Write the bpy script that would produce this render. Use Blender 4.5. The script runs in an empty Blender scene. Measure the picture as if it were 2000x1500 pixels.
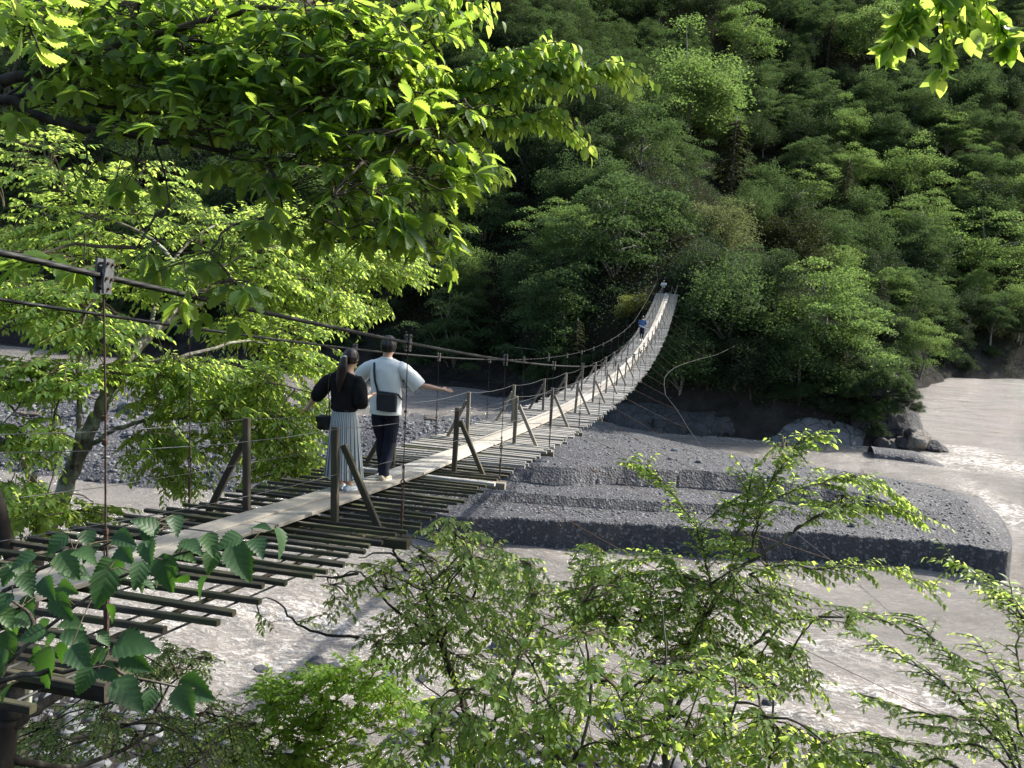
import bpy, bmesh, math, random
import numpy as np
from mathutils import Vector, Matrix, noise as mnoise

C = bpy.context.scene
COL = C.collection
rad = math.radians

# ------------------------------------------------------------------ camera
CAM = np.array([3.56162, -3.17735, 4.21361])
YAW, PITCH, ROLL, FPX = 0.21407, -0.12306, 0.05106, 1659.8
def cam_axes():
    cy, sy, cp, sp = math.cos(YAW), math.sin(YAW), math.cos(PITCH), math.sin(PITCH)
    F = np.array([-sy*cp, cy*cp, sp]); R = np.array([cy, sy, 0.0]); U = np.cross(R, F)
    cr, sr = math.cos(ROLL), math.sin(ROLL)
    return cr*R+sr*U, -sr*R+cr*U, F
RX, UX, FX = cam_axes()
cd = bpy.data.cameras.new('camera'); cam = bpy.data.objects.new('camera', cd); COL.objects.link(cam)
cd.sensor_width = 36; cd.sensor_fit = 'HORIZONTAL'; cd.lens = FPX/2000*36
cd.clip_start = 0.1; cd.clip_end = 3000
cam.matrix_world = Matrix(((RX[0], UX[0], -FX[0], CAM[0]), (RX[1], UX[1], -FX[1], CAM[1]), (RX[2], UX[2], -FX[2], CAM[2]), (0, 0, 0, 1)))
C.camera = cam

# ------------------------------------------------------------------ world, sun, exposure
SUN_AZ = rad(54)   # clockwise from +Y, seen from above
SUN_EL = rad(41)
w = bpy.data.worlds.new('World'); C.world = w; w.use_nodes = True
nt = w.node_tree; nt.nodes.clear()
sky = nt.nodes.new('ShaderNodeTexSky'); sky.sky_type = 'NISHITA'; sky.sun_disc = False
sky.sun_elevation = SUN_EL; sky.sun_rotation = SUN_AZ; sky.air_density = 1.3; sky.dust_density = 2.5
bg = nt.nodes.new('ShaderNodeBackground'); bg.inputs['Strength'].default_value = 0.12
wo = nt.nodes.new('ShaderNodeOutputWorld')
nt.links.new(sky.outputs[0], bg.inputs[0]); nt.links.new(bg.outputs[0], wo.inputs[0])
sd = bpy.data.lights.new('sun', 'SUN'); sd.energy = 4.6; sd.angle = rad(0.55); sd.color = (1.0, 0.95, 0.86)
sun = bpy.data.objects.new('sun', sd); COL.objects.link(sun)
to_sun = Vector((math.sin(SUN_AZ)*math.cos(SUN_EL), math.cos(SUN_AZ)*math.cos(SUN_EL), math.sin(SUN_EL)))
sun.rotation_euler = (-to_sun).to_track_quat('-Z', 'Y').to_euler()
C.view_settings.view_transform = 'Standard'; C.view_settings.look = 'None'
C.view_settings.gamma = 1.0; C.view_settings.exposure = 1.3; C.view_settings.use_curve_mapping = False
C.cycles.max_bounces = 7; C.cycles.diffuse_bounces = 3; C.cycles.transmission_bounces = 5
C.cycles.glossy_bounces = 2; C.cycles.transparent_max_bounces = 4; C.cycles.volume_bounces = 0
C.cycles.sample_clamp_indirect = 6.0
C.cycles.use_denoising = True
try: C.cycles.denoiser = 'OPENIMAGEDENOISE'; C.cycles.denoising_prefilter = 'ACCURATE'
except Exception: pass

RNG = np.random.default_rng(7)
random.seed(7)
WATER_Z = -9.5

def at(u, v, depth):
    """the point of the valley seen at (u, v) of the 2000x1500 photograph, so many metres away"""
    d = FX + RX*(u-1000)/FPX - UX*(v-750)/FPX
    return CAM + d*depth
def ray(u, v): return FX + RX*(u-1000)/FPX - UX*(v-750)/FPX
def at_z(u, v, z):
    r = ray(u, v); return CAM + r*((z-CAM[2])/r[2])
def at_y(u, v, y):
    r = ray(u, v); return CAM + r*((y-CAM[1])/r[1])
def project(P):
    P = np.atleast_2d(P) - CAM
    z = P@FX; z = np.where(np.abs(z) < 1e-4, 1e-4, z)
    return 1000+FPX*(P@RX)/z, 750-FPX*(P@UX)/z, z

# ------------------------------------------------------------------ helpers
def tag(o, label=None, cat=None, group=None, kind=None):
    if label: o['label'] = label
    if cat: o['category'] = cat
    if group: o['group'] = group
    if kind: o['kind'] = kind
    return o
def thing(name, label, cat, loc=(0, 0, 0), group=None):
    o = bpy.data.objects.new(name, None); COL.objects.link(o); o.location = Vector(loc)
    o.empty_display_size = 0.2
    return tag(o, label, cat, group)
def put(name, me, parent=None, loc=None, mat=None):
    """link a mesh as an object; loc/geometry are in the parent's space"""
    o = bpy.data.objects.new(name, me); COL.objects.link(o)
    if parent is not None: o.parent = parent
    if loc is not None: o.location = Vector(loc)
    return o
def mesh_np(name, V, Fc, mat, rnd=None, smooth=False, extra=None):
    """V (n,3), Fc (m,k) all the same k"""
    V = np.asarray(V, dtype=np.float32); Fc = np.asarray(Fc, dtype=np.int32)
    me = bpy.data.meshes.new(name); m, k = Fc.shape
    me.vertices.add(len(V)); me.vertices.foreach_set('co', V.ravel())
    me.loops.add(m*k); me.loops.foreach_set('vertex_index', Fc.ravel())
    me.polygons.add(m); me.polygons.foreach_set('loop_start', np.arange(0, m*k, k, dtype=np.int32))
    me.update(calc_edges=True)
    if smooth: me.polygons.foreach_set('use_smooth', np.ones(m, dtype=bool))
    if rnd is not None:
        a = me.attributes.new('rnd', 'FLOAT', 'POINT'); a.data.foreach_set('value', np.asarray(rnd, dtype=np.float32))
    if extra:
        for kname, arr in extra.items():
            a = me.attributes.new(kname, 'FLOAT', 'POINT'); a.data.foreach_set('value', np.asarray(arr, dtype=np.float32))
    if mat is not None: me.materials.append(mat)
    return me

class MB:
    """collects boxes, tubes and lofts into one mesh"""
    def __init__(s): s.v = []; s.f = []
    def _add(s, V, F):
        b = len(s.v); s.v += [tuple(p) for p in V]; s.f += [tuple(i+b for i in q) for q in F]
    def bar(s, a, b, w, h, up=(0, 0, 1), roll=0.0):
        a = Vector(a); b = Vector(b); d = (b-a).normalized(); upv = Vector(up)
        sx = d.cross(upv).normalized(); uz = sx.cross(d).normalized()
        if roll: q = Matrix.Rotation(roll, 3, d); sx = q@sx; uz = q@uz
        c = 0.12*min(w, h); P = []
        prof = [(-w/2+c, -h/2), (w/2-c, -h/2), (w/2, -h/2+c), (w/2, h/2-c), (w/2-c, h/2), (-w/2+c, h/2), (-w/2, h/2-c), (-w/2, -h/2+c)]
        for e in (a, b):
            for x, y in prof: P.append(e+sx*x+uz*y)
        F = [tuple(range(7, -1, -1)), tuple(range(8, 16))]+[(i, (i+1) % 8, 8+(i+1) % 8, 8+i) for i in range(8)]
        s._add(P, F); return s
    def tube(s, pts, rad_, n=6, cap=True):
        pts = [Vector(p) for p in pts]; m = len(pts)
        rs = [rad_]*m if not hasattr(rad_, '__len__') else rad_
        V = []; prev = None
        for i, p in enumerate(pts):
            t = (pts[min(i+1, m-1)]-pts[max(i-1, 0)]).normalized()
            if prev is None:
                prev = t.cross(Vector((0, 0, 1)))
                if prev.length < 1e-3: prev = t.cross(Vector((1, 0, 0)))
                prev.normalize()
            sx = (prev-t*prev.dot(t)).normalized(); sy = t.cross(sx); prev = sx
            for k in range(n):
                a = 2*math.pi*k/n; V.append(p+(sx*math.cos(a)+sy*math.sin(a))*rs[i])
        F = []
        for i in range(m-1):
            for k in range(n): F.append((i*n+k, i*n+(k+1) % n, (i+1)*n+(k+1) % n, (i+1)*n+k))
        if cap: F.append(tuple(range(n-1, -1, -1))); F.append(tuple((m-1)*n+k for k in range(n)))
        s._add(V, F); return s
    def sphere(s, c, r, n=8, m=6, sc=(1, 1, 1)):
        c = Vector(c); V = [c+Vector((0, 0, r*sc[2]))]
        for i in range(1, m):
            t = math.pi*i/m
            for k in range(n):
                a = 2*math.pi*k/n; V.append(c+Vector((r*sc[0]*math.sin(t)*math.cos(a), r*sc[1]*math.sin(t)*math.sin(a), r*sc[2]*math.cos(t))))
        V.append(c-Vector((0, 0, r*sc[2])))
        F = [(0, 1+k, 1+(k+1) % n) for k in range(n)]
        for i in range(m-2):
            for k in range(n): F.append((1+i*n+k, 1+(i+1)*n+k, 1+(i+1)*n+(k+1) % n, 1+i*n+(k+1) % n))
        L = len(V)-1
        F += [(L, 1+(m-2)*n+(k+1) % n, 1+(m-2)*n+k) for k in range(n)]
        s._add(V, F); return s
    def ring(s, c, R, r, axis=(0, 1, 0), n=12):
        c = Vector(c); ax = Vector(axis).normalized(); u = ax.orthogonal().normalized(); v = ax.cross(u)
        pts = [c+(u*math.cos(2*math.pi*k/n)+v*math.sin(2*math.pi*k/n))*R for k in range(n+1)]
        return s.tube(pts, r, 5, cap=False)
    def mesh(s, name, mat, smooth=False):
        me = bpy.data.meshes.new(name); me.from_pydata(s.v, [], s.f); me.update()
        if mat: me.materials.append(mat)
        if smooth: me.polygons.foreach_set('use_smooth', [True]*len(me.polygons))
        return me
    def build(s, name, mat, parent=None, loc=None, smooth=False):
        return put(name, s.mesh(name, mat, smooth), parent, loc)

# numpy value noise
_perm = np.random.default_rng(3).random((64, 64, 64)).astype(np.float32)
def vnoise(x, y, z=0.0):
    x = np.asarray(x, float); y = np.asarray(y, float); z = np.zeros_like(x)+z
    xi = np.floor(x).astype(int); yi = np.floor(y).astype(int); zi = np.floor(z).astype(int)
    fx = x-xi; fy = y-yi; fz = z-zi
    fx = fx*fx*(3-2*fx); fy = fy*fy*(3-2*fy); fz = fz*fz*(3-2*fz)
    def g(a, b, c): return _perm[(xi+a) % 64, (yi+b) % 64, (zi+c) % 64]
    r = 0
    for a in (0, 1):
        for b in (0, 1):
            for c in (0, 1):
                r = r+g(a, b, c)*(fx if a else 1-fx)*(fy if b else 1-fy)*(fz if c else 1-fz)
    return r*2-1
def fbm(x, y, z=0.0, o=4):
    r = 0; a = 1; s = 0
    for k in range(o):
        r = r+a*vnoise(np.asarray(x)*2**k+k*17.3, np.asarray(y)*2**k+k*9.1, z); s += a; a *= 0.5
    return r/s
def sstep(x, a, b):
    t = np.clip((x-a)/(b-a), 0, 1); return t*t*(3-2*t)

# ------------------------------------------------------------------ materials
def new_mat(name):
    m = bpy.data.materials.new(name); m.use_nodes = True; nt = m.node_tree; nt.nodes.clear()
    out = nt.nodes.new('ShaderNodeOutputMaterial'); return m, nt, out
def N(nt, t, **kw):
    n = nt.nodes.new(t)
    for k, v in kw.items(): setattr(n, k, v)
    return n
def ramp(nt, fac, stops, interp='LINEAR'):
    r = N(nt, 'ShaderNodeValToRGB'); cr = r.color_ramp; cr.interpolation = interp
    while len(cr.elements) < len(stops): cr.elements.new(0.5)
    for e, (p, c) in zip(cr.elements, stops): e.position = p; e.color = (*c, 1) if len(c) == 3 else c
    nt.links.new(fac, r.inputs[0]); return r.outputs[0]
def noise_n(nt, scale, detail=4, rough=0.55, vec=None, kind='Object', dist=0.0):
    n = N(nt, 'ShaderNodeTexNoise'); n.inputs['Scale'].default_value = scale; n.inputs['Detail'].default_value = detail
    n.inputs['Roughness'].default_value = rough; n.inputs['Distortion'].default_value = dist
    if vec is None:
        tc = N(nt, 'ShaderNodeTexCoord'); vec = tc.outputs[kind]
    nt.links.new(vec, n.inputs['Vector']); return n.outputs['Fac']
def geo_pos(nt): return N(nt, 'ShaderNodeNewGeometry').outputs['Position']
def stretched(nt, vec, sc):
    mp = N(nt, 'ShaderNodeMapping'); mp.inputs['Scale'].default_value = sc; nt.links.new(vec, mp.inputs[0]); return mp.outputs[0]
def bump(nt, h, strength, dist):
    b = N(nt, 'ShaderNodeBump'); b.inputs['Strength'].default_value = strength; b.inputs['Distance'].default_value = dist
    nt.links.new(h, b.inputs['Height']); return b.outputs[0]
def mixc(nt, fac, a, b, mode='MIX'):
    m = N(nt, 'ShaderNodeMix', data_type='RGBA', blend_type=mode)
    for s, v in ((0, fac), (6, a), (7, b)):
        if hasattr(v, 'links'): nt.links.new(v, m.inputs[s])
        else: m.inputs[s].default_value = v if s == 0 else ((*v, 1) if len(v) == 3 else v)
    return m.outputs[2]
def math_n(nt, op, a, b=None, clamp=False):
    m = N(nt, 'ShaderNodeMath', operation=op); m.use_clamp = clamp
    for i, v in enumerate((a, b)):
        if v is None: continue
        if hasattr(v, 'links'): nt.links.new(v, m.inputs[i])
        else: m.inputs[i].default_value = v
    return m.outputs[0]
def pbsdf(nt, out, col, rough=0.6, metal=0.0, spec=0.5, nrm=None):
    p = N(nt, 'ShaderNodeBsdfPrincipled')
    for k, v in (('Base Color', col), ('Roughness', rough), ('Metallic', metal), ('Specular IOR Level', spec)):
        if hasattr(v, 'links'): nt.links.new(v, p.inputs[k])
        else: p.inputs[k].default_value = (*v, 1) if k == 'Base Color' else v
    if nrm is not None: nt.links.new(nrm, p.inputs['Normal'])
    if out is not None: nt.links.new(p.outputs[0], out.inputs[0])
    return p
def rnd_value(nt):
    """one random number per leaf: the mesh attribute of joined leaves plus the object's own"""
    a = N(nt, 'ShaderNodeAttribute', attribute_name='rnd'); oi = N(nt, 'ShaderNodeObjectInfo')
    return math_n(nt, 'FRACT', math_n(nt, 'ADD', a.outputs['Fac'], oi.outputs['Random']))

def leaf_mat(name, cols, trans, tfac=0.45, rough=0.45, spec=0.4, veins=0.0, mottle=14.0):
    m, nt, out = new_mat(name); r = rnd_value(nt)
    col = ramp(nt, r, [(i/(len(cols)-1), c) for i, c in enumerate(cols)])
    if veins:
        tc = N(nt, 'ShaderNodeTexCoord')
        sx = N(nt, 'ShaderNodeSeparateXYZ'); nt.links.new(tc.outputs['Object'], sx.inputs[0])
        ch = math_n(nt, 'SUBTRACT', sx.outputs[1], math_n(nt, 'MULTIPLY', math_n(nt, 'ABSOLUTE', sx.outputs[0]), 0.9))
        wv_ = math_n(nt, 'ABSOLUTE', math_n(nt, 'SINE', math_n(nt, 'MULTIPLY', ch, veins)))
        class wv: outputs = {'Fac': math_n(nt, 'SUBTRACT', 1.0, wv_)}
        bm_ = bump(nt, wv_, 0.35, 0.002)
        # pale veins
        col = mixc(nt, math_n(nt, 'MULTIPLY', math_n(nt, 'POWER', wv.outputs['Fac'], 14), 0.10), col, (0.2, 0.28, 0.1))
    else: bm_ = None
    mo = noise_n(nt, mottle, 3, 0.6, geo_pos(nt)); col = mixc(nt, 0.8, col, ramp(nt, mo, [(0.3, (0.6, 0.62, 0.6)), (0.7, (1.25, 1.2, 1.1))]), 'MULTIPLY')
    p = pbsdf(nt, None, col, rough, 0, spec, bm_)
    t = N(nt, 'ShaderNodeBsdfTranslucent')
    tcol = mixc(nt, 1.0, trans, ramp(nt, r, [(0, (0.75, 0.85, 0.6)), (0.5, (1, 1, 1)), (1, (1.2, 1.08, 0.9))]), 'MULTIPLY')
    nt.links.new(tcol, t.inputs[0])
    mx = N(nt, 'ShaderNodeMixShader'); mx.inputs[0].default_value = tfac
    nt.links.new(p.outputs[0], mx.inputs[1]); nt.links.new(t.outputs[0], mx.inputs[2]); nt.links.new(mx.outputs[0], out.inputs[0])
    return m
M = {}
M['oak_leaf'] = leaf_mat('oak_leaf', [(0.018, 0.045, 0.014), (0.035, 0.080, 0.02), (0.07, 0.125, 0.03)], (0.46, 0.66, 0.09), 0.5, 0.55, 0.25, 22.0)
M['beech_leaf'] = leaf_mat('beech_leaf', [(0.04, 0.10, 0.02), (0.06, 0.13, 0.025), (0.085, 0.15, 0.03)], (0.58, 0.78, 0.14), 0.55, 0.5, 0.25)
M['maple_leaf'] = leaf_mat('maple_leaf', [(0.035, 0.09, 0.02), (0.06, 0.12, 0.025), (0.09, 0.15, 0.03)], (0.56, 0.74, 0.15), 0.53, 0.55, 0.25)
M['shrub_leaf'] = leaf_mat('shrub_leaf', [(0.06, 0.12, 0.035), (0.11, 0.18, 0.055), (0.19, 0.25, 0.09)], (0.56, 0.74, 0.20), 0.54, 0.42, 0.35)
M['spray_leaf'] = leaf_mat('spray_leaf', [(0.07, 0.15, 0.03), (0.11, 0.20, 0.035), (0.16, 0.26, 0.05)], (0.60, 0.80, 0.12), 0.52, 0.5, 0.25)
M['big_leaf'] = leaf_mat('big_leaf', [(0.024, 0.062, 0.026), (0.034, 0.08, 0.030), (0.055, 0.11, 0.034)], (0.10, 0.26, 0.025), 0.33, 0.5, 0.35, 17.0)
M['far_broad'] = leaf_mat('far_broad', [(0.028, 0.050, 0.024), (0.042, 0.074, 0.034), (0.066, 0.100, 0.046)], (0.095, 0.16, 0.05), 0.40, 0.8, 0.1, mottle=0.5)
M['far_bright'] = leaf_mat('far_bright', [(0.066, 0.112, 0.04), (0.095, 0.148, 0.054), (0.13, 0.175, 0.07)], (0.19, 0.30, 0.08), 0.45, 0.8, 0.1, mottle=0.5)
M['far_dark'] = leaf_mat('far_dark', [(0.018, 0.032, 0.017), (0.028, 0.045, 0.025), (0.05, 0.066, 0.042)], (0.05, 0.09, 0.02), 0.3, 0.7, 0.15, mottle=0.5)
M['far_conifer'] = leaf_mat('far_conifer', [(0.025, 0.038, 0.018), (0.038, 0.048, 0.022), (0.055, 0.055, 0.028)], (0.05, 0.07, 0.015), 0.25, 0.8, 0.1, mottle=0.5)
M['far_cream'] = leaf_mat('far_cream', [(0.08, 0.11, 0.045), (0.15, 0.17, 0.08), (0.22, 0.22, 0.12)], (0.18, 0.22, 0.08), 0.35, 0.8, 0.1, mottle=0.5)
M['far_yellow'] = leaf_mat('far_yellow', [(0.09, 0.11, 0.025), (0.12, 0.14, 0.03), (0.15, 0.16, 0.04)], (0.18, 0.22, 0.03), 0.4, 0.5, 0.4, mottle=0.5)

def bark(name, c1, c2, sc=6.0, lich=0.0):
    m, nt, out = new_mat(name); p = geo_pos(nt)
    n1 = noise_n(nt, sc, 6, 0.65, stretched(nt, p, (1, 1, 0.35)))
    col = ramp(nt, n1, [(0.3, c1), (0.7, c2)])
    if lich:
        n2 = noise_n(nt, sc*0.7, 4, 0.6, p); f = ramp(nt, n2, [(0.5, (0, 0, 0)), (0.62, (1, 1, 1))])
        col = mixc(nt, math_n(nt, 'MULTIPLY', f, lich), col, (0.30, 0.32, 0.26))
    pbsdf(nt, out, col, 0.9, 0, 0.2, bump(nt, n1, 0.7, 0.02)); return m
M['bark'] = bark('bark', (0.035, 0.028, 0.022), (0.11, 0.095, 0.075), 9, 0.3)
M['bark_pale'] = bark('bark_pale', (0.06, 0.052, 0.042), (0.19, 0.175, 0.15), 8, 0.8)
M['bark_dark'] = bark('bark_dark', (0.018, 0.015, 0.013), (0.055, 0.048, 0.04), 8, 0.1)
M['twig'] = bark('twig', (0.03, 0.026, 0.018), (0.08, 0.065, 0.045), 12)

def wood(name, c1, c2, moss=0.0, grain=(0.6, 8, 8), rough=0.75):
    m, nt, out = new_mat(name); tc = N(nt, 'ShaderNodeTexCoord'); oi = N(nt, 'ShaderNodeObjectInfo')
    add = N(nt, 'ShaderNodeVectorMath', operation='ADD'); cmb = N(nt, 'ShaderNodeCombineXYZ')
    k = math_n(nt, 'MULTIPLY', oi.outputs['Random'], 37.0)
    for i in range(3): nt.links.new(k, cmb.inputs[i])
    nt.links.new(tc.outputs['Object'], add.inputs[0]); nt.links.new(cmb.outputs[0], add.inputs[1])
    g = noise_n(nt, 5.0, 8, 0.7, stretched(nt, add.outputs[0], grain))
    col = ramp(nt, g, [(0.25, c1), (0.75, c2)])
    col = mixc(nt, 1.0, col, ramp(nt, oi.outputs['Random'], [(0, (0.5, 0.5, 0.5)), (0.3, (0.85, 0.82, 0.78)), (0.7, (1.0, 1.0, 1.0)), (1, (1.35, 1.32, 1.28))]), 'MULTIPLY')
    st = noise_n(nt, 1.6, 5, 0.6, add.outputs[0])
    col = mixc(nt, ramp(nt, st, [(0.5, (0, 0, 0)), (0.75, (0.5, 0.5, 0.5))]), col, (c1[0]*0.55, c1[1]*0.55, c1[2]*0.55))
    if moss:
        ms = noise_n(nt, 3.0, 5, 0.65, add.outputs[0])
        col = mixc(nt, math_n(nt, 'MULTIPLY', ramp(nt, ms, [(0.42, (0, 0, 0)), (0.6, (1, 1, 1))]), moss), col, (0.065, 0.075, 0.022))
    pbsdf(nt, out, col, rough, 0, 0.35, bump(nt, g, 0.5, 0.006)); return m
M['slat_moss_shade'] = wood('slat_moss_shade', (0.026, 0.022, 0.017), (0.085, 0.073, 0.054), 0.55, (1.0, 8, 8))  # moss, plus the near deck's shade put into a darker base colour
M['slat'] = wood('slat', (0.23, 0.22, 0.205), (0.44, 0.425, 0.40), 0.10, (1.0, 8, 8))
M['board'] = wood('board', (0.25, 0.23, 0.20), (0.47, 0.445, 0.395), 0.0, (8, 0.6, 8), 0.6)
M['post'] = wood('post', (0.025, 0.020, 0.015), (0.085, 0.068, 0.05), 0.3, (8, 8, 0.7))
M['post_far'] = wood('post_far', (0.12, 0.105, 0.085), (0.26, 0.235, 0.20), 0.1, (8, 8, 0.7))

def simple(name, col, rough=0.5, metal=0.0, spec=0.5, var=0.25, sc=20, bmp=0.0):
    m, nt, out = new_mat(name); n = noise_n(nt, sc, 4)
    c = ramp(nt, n, [(0.3, tuple(x*(1-var) for x in col)), (0.7, tuple(min(1, x*(1+var)) for x in col))])
    pbsdf(nt, out, c, rough, metal, spec, bump(nt, n, bmp, 0.004) if bmp else None); return m
M['steel'] = simple('steel', (0.085, 0.088, 0.092), 0.6, 0.4, 0.5, 0.35, 30)
M['cable'] = simple('cable', (0.028, 0.029, 0.030), 0.5, 0.6, 0.5, 0.3, 14)
M['pale_cable'] = simple('pale_cable', (0.07, 0.068, 0.064), 0.6, 0.2, 0.4, 0.3, 20)
M['rust'] = simple('rust', (0.07, 0.045, 0.032), 0.8, 0.35, 0.3, 0.5, 40)
M['skin'] = simple('skin', (0.50, 0.30, 0.21), 0.55, 0, 0.4, 0.08, 12)
M['hair'] = simple('hair', (0.012, 0.009, 0.008), 0.42, 0, 0.5, 0.4, 60)
M['hair_brown'] = simple('hair_brown', (0.018, 0.009, 0.007), 0.42, 0, 0.5, 0.4, 60)
M['white_cotton'] = simple('white_cotton', (0.66, 0.68, 0.66), 0.85, 0, 0.2, 0.04, 9, 0.8)
M['black_cloth'] = simple('black_cloth', (0.012, 0.012, 0.013), 0.9, 0, 0.15, 0.3, 9, 0.7)
M['navy_cloth'] = simple('navy_cloth', (0.010, 0.012, 0.022), 0.85, 0, 0.2, 0.3, 9, 0.7)
M['blue_cloth'] = simple('blue_cloth', (0.05, 0.10, 0.20), 0.85, 0, 0.2, 0.15, 10)
M['grey_cloth'] = simple('grey_cloth', (0.42, 0.43, 0.43), 0.85, 0, 0.2, 0.15, 10)
M['bag'] = simple('bag', (0.018, 0.021, 0.028), 0.55, 0, 0.4, 0.3, 12)
M['leather'] = simple('leather', (0.010, 0.009, 0.009), 0.4, 0, 0.5, 0.3, 12)
M['shoe_tan'] = simple('shoe_tan', (0.42, 0.36, 0.25), 0.6, 0, 0.4, 0.15, 10)
M['shoe_blue'] = simple('shoe_blue', (0.42, 0.50, 0.56), 0.6, 0, 0.4, 0.15, 10)
M['white_paint'] = simple('white_paint', (0.78, 0.78, 0.78), 0.5, 0, 0.4, 0.04, 10)
M['concrete'] = simple('concrete', (0.30, 0.30, 0.28), 0.9, 0, 0.3, 0.25, 3, 0.3)
M['driftwood'] = simple('driftwood', (0.13, 0.10, 0.075), 0.85, 0, 0.3, 0.4, 6, 0.4)

# stripes of the skirt run with its pleats
def skirt_mat():
    m, nt, out = new_mat('striped_cloth')
    a = N(nt, 'ShaderNodeAttribute', attribute_name='ang')
    s = math_n(nt, 'FRACT', math_n(nt, 'MULTIPLY', a.outputs['Fac'], 23.0))
    col = ramp(nt, s, [(0, (0.42, 0.45, 0.45)), (0.52, (0.40, 0.43, 0.43)), (0.58, (0.10, 0.115, 0.125)), (0.90, (0.10, 0.115, 0.125)), (0.96, (0.42, 0.45, 0.45))])
    pbsdf(nt, out, col, 0.85, 0, 0.2); return m
M['skirt'] = skirt_mat()

def rock_mat(name, c1, c2, c3, sc=0.8, wet=False):
    m, nt, out = new_mat(name); p = geo_pos(nt)
    n1 = noise_n(nt, sc, 8, 0.65, p); n2 = noise_n(nt, sc*7, 6, 0.7, p)
    vo = N(nt, 'ShaderNodeTexVoronoi', feature='DISTANCE_TO_EDGE'); vo.inputs['Scale'].default_value = sc*1.3
    nz = N(nt, 'ShaderNodeTexNoise'); nz.inputs['Scale'].default_value = sc*2; nt.links.new(p, nz.inputs['Vector'])
    vm = N(nt, 'ShaderNodeVectorMath', operation='MULTIPLY_ADD'); nt.links.new(nz.outputs['Color'], vm.inputs[0]); vm.inputs[1].default_value = (0.8, 0.8, 0.8); nt.links.new(p, vm.inputs[2])
    nt.links.new(vm.outputs[0], vo.inputs['Vector'])
    crack = ramp(nt, vo.outputs[0], [(0.0, (0.35, 0.35, 0.35)), (0.035, (1, 1, 1))])
    col = ramp(nt, n1, [(0.3, c1), (0.5, c2), (0.72, c3)])
    col = mixc(nt, 0.5, col, ramp(nt, n2, [(0.3, c1), (0.7, c3)]))
    col = mixc(nt, 1.0, col, crack, 'MULTIPLY')
    h = math_n(nt, 'ADD', n2, math_n(nt, 'MULTIPLY', crack, 0.6))
    pbsdf(nt, out, col, 0.8, 0, 0.35, bump(nt, h, 0.8, 0.12/sc)); return m
M['rock_dark'] = rock_mat('rock_dark', (0.018, 0.018, 0.019), (0.04, 0.04, 0.041), (0.085, 0.085, 0.088), 0.5)
M['rock_pale'] = rock_mat('rock_pale', (0.05, 0.053, 0.058), (0.11, 0.115, 0.122), (0.20, 0.206, 0.212), 0.42)
M['rock_brown'] = rock_mat('rock_brown', (0.06, 0.052, 0.045), (0.13, 0.115, 0.10), (0.26, 0.24, 0.21), 0.7)
M['boulder'] = rock_mat('boulder', (0.05, 0.055, 0.066), (0.09, 0.098, 0.112), (0.17, 0.18, 0.2), 2.2)
M['boulder_dark'] = rock_mat('boulder_dark', (0.025, 0.027, 0.03), (0.05, 0.053, 0.058), (0.09, 0.095, 0.1), 2.2)

def gravel_mat():
    m, nt, out = new_mat('gravel'); p = geo_pos(nt)
    big = noise_n(nt, 0.25, 5, 0.6, stretched(nt, p, (0.35, 1.2, 1)))
    fine = noise_n(nt, 6.0, 8, 0.75, p)
    vo = N(nt, 'ShaderNodeTexVoronoi'); vo.inputs['Scale'].default_value = 8.0; nt.links.new(p, vo.inputs['Vector'])
    stone = ramp(nt, vo.outputs['Color'], [(0.74, (0, 0, 0)), (0.80, (1, 1, 1))])
    base = ramp(nt, big, [(0.3, (0.017, 0.018, 0.022)), (0.55, (0.030, 0.031, 0.037)), (0.75, (0.052, 0.052, 0.058))])
    base = mixc(nt, 0.5, base, ramp(nt, fine, [(0.3, (0.018, 0.018, 0.022)), (0.7, (0.095, 0.096, 0.105))]))
    base = mixc(nt, math_n(nt, 'MULTIPLY', stone, 0.4), base, (0.24, 0.245, 0.25))
    pbsdf(nt, out, base, 0.75, 0, 0.4, bump(nt, math_n(nt, 'ADD', fine, vo.outputs['Distance']), 0.9, 0.08)); return m
M['gravel'] = gravel_mat()

def ground_mat():
    m, nt, out = new_mat('forest_floor'); p = geo_pos(nt)
    geo = N(nt, 'ShaderNodeNewGeometry'); sp = N(nt, 'ShaderNodeSeparateXYZ'); nt.links.new(p, sp.inputs[0])
    sn = N(nt, 'ShaderNodeSeparateXYZ'); nt.links.new(geo.outputs['Normal'], sn.inputs[0])
    n1 = noise_n(nt, 0.5, 8, 0.7, p); n2 = noise_n(nt, 4, 6, 0.7, p)
    soil = ramp(nt, n2, [(0.3, (0.012, 0.011, 0.009)), (0.5, (0.02, 0.02, 0.013)), (0.75, (0.03, 0.038, 0.018))])
    rock = ramp(nt, n1, [(0.3, (0.022, 0.021, 0.02)), (0.55, (0.045, 0.043, 0.041)), (0.75, (0.085, 0.082, 0.08))])
    hz = math_n(nt, 'ADD', sp.outputs[2], math_n(nt, 'MULTIPLY', n1, 6.0))
    f = ramp(nt, math_n(nt, 'MULTIPLY_ADD' if False else 'MULTIPLY', math_n(nt, 'ADD', hz, 9.5), 1/14), [(0.40, (1, 1, 1)), (0.75, (0, 0, 0))])
    pbsdf(nt, out, mixc(nt, f, soil, rock), 1.0, 0, 0.0, bump(nt, math_n(nt, 'ADD', n1, n2), 0.9, 0.5)); return m
M['ground'] = ground_mat()

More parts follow.
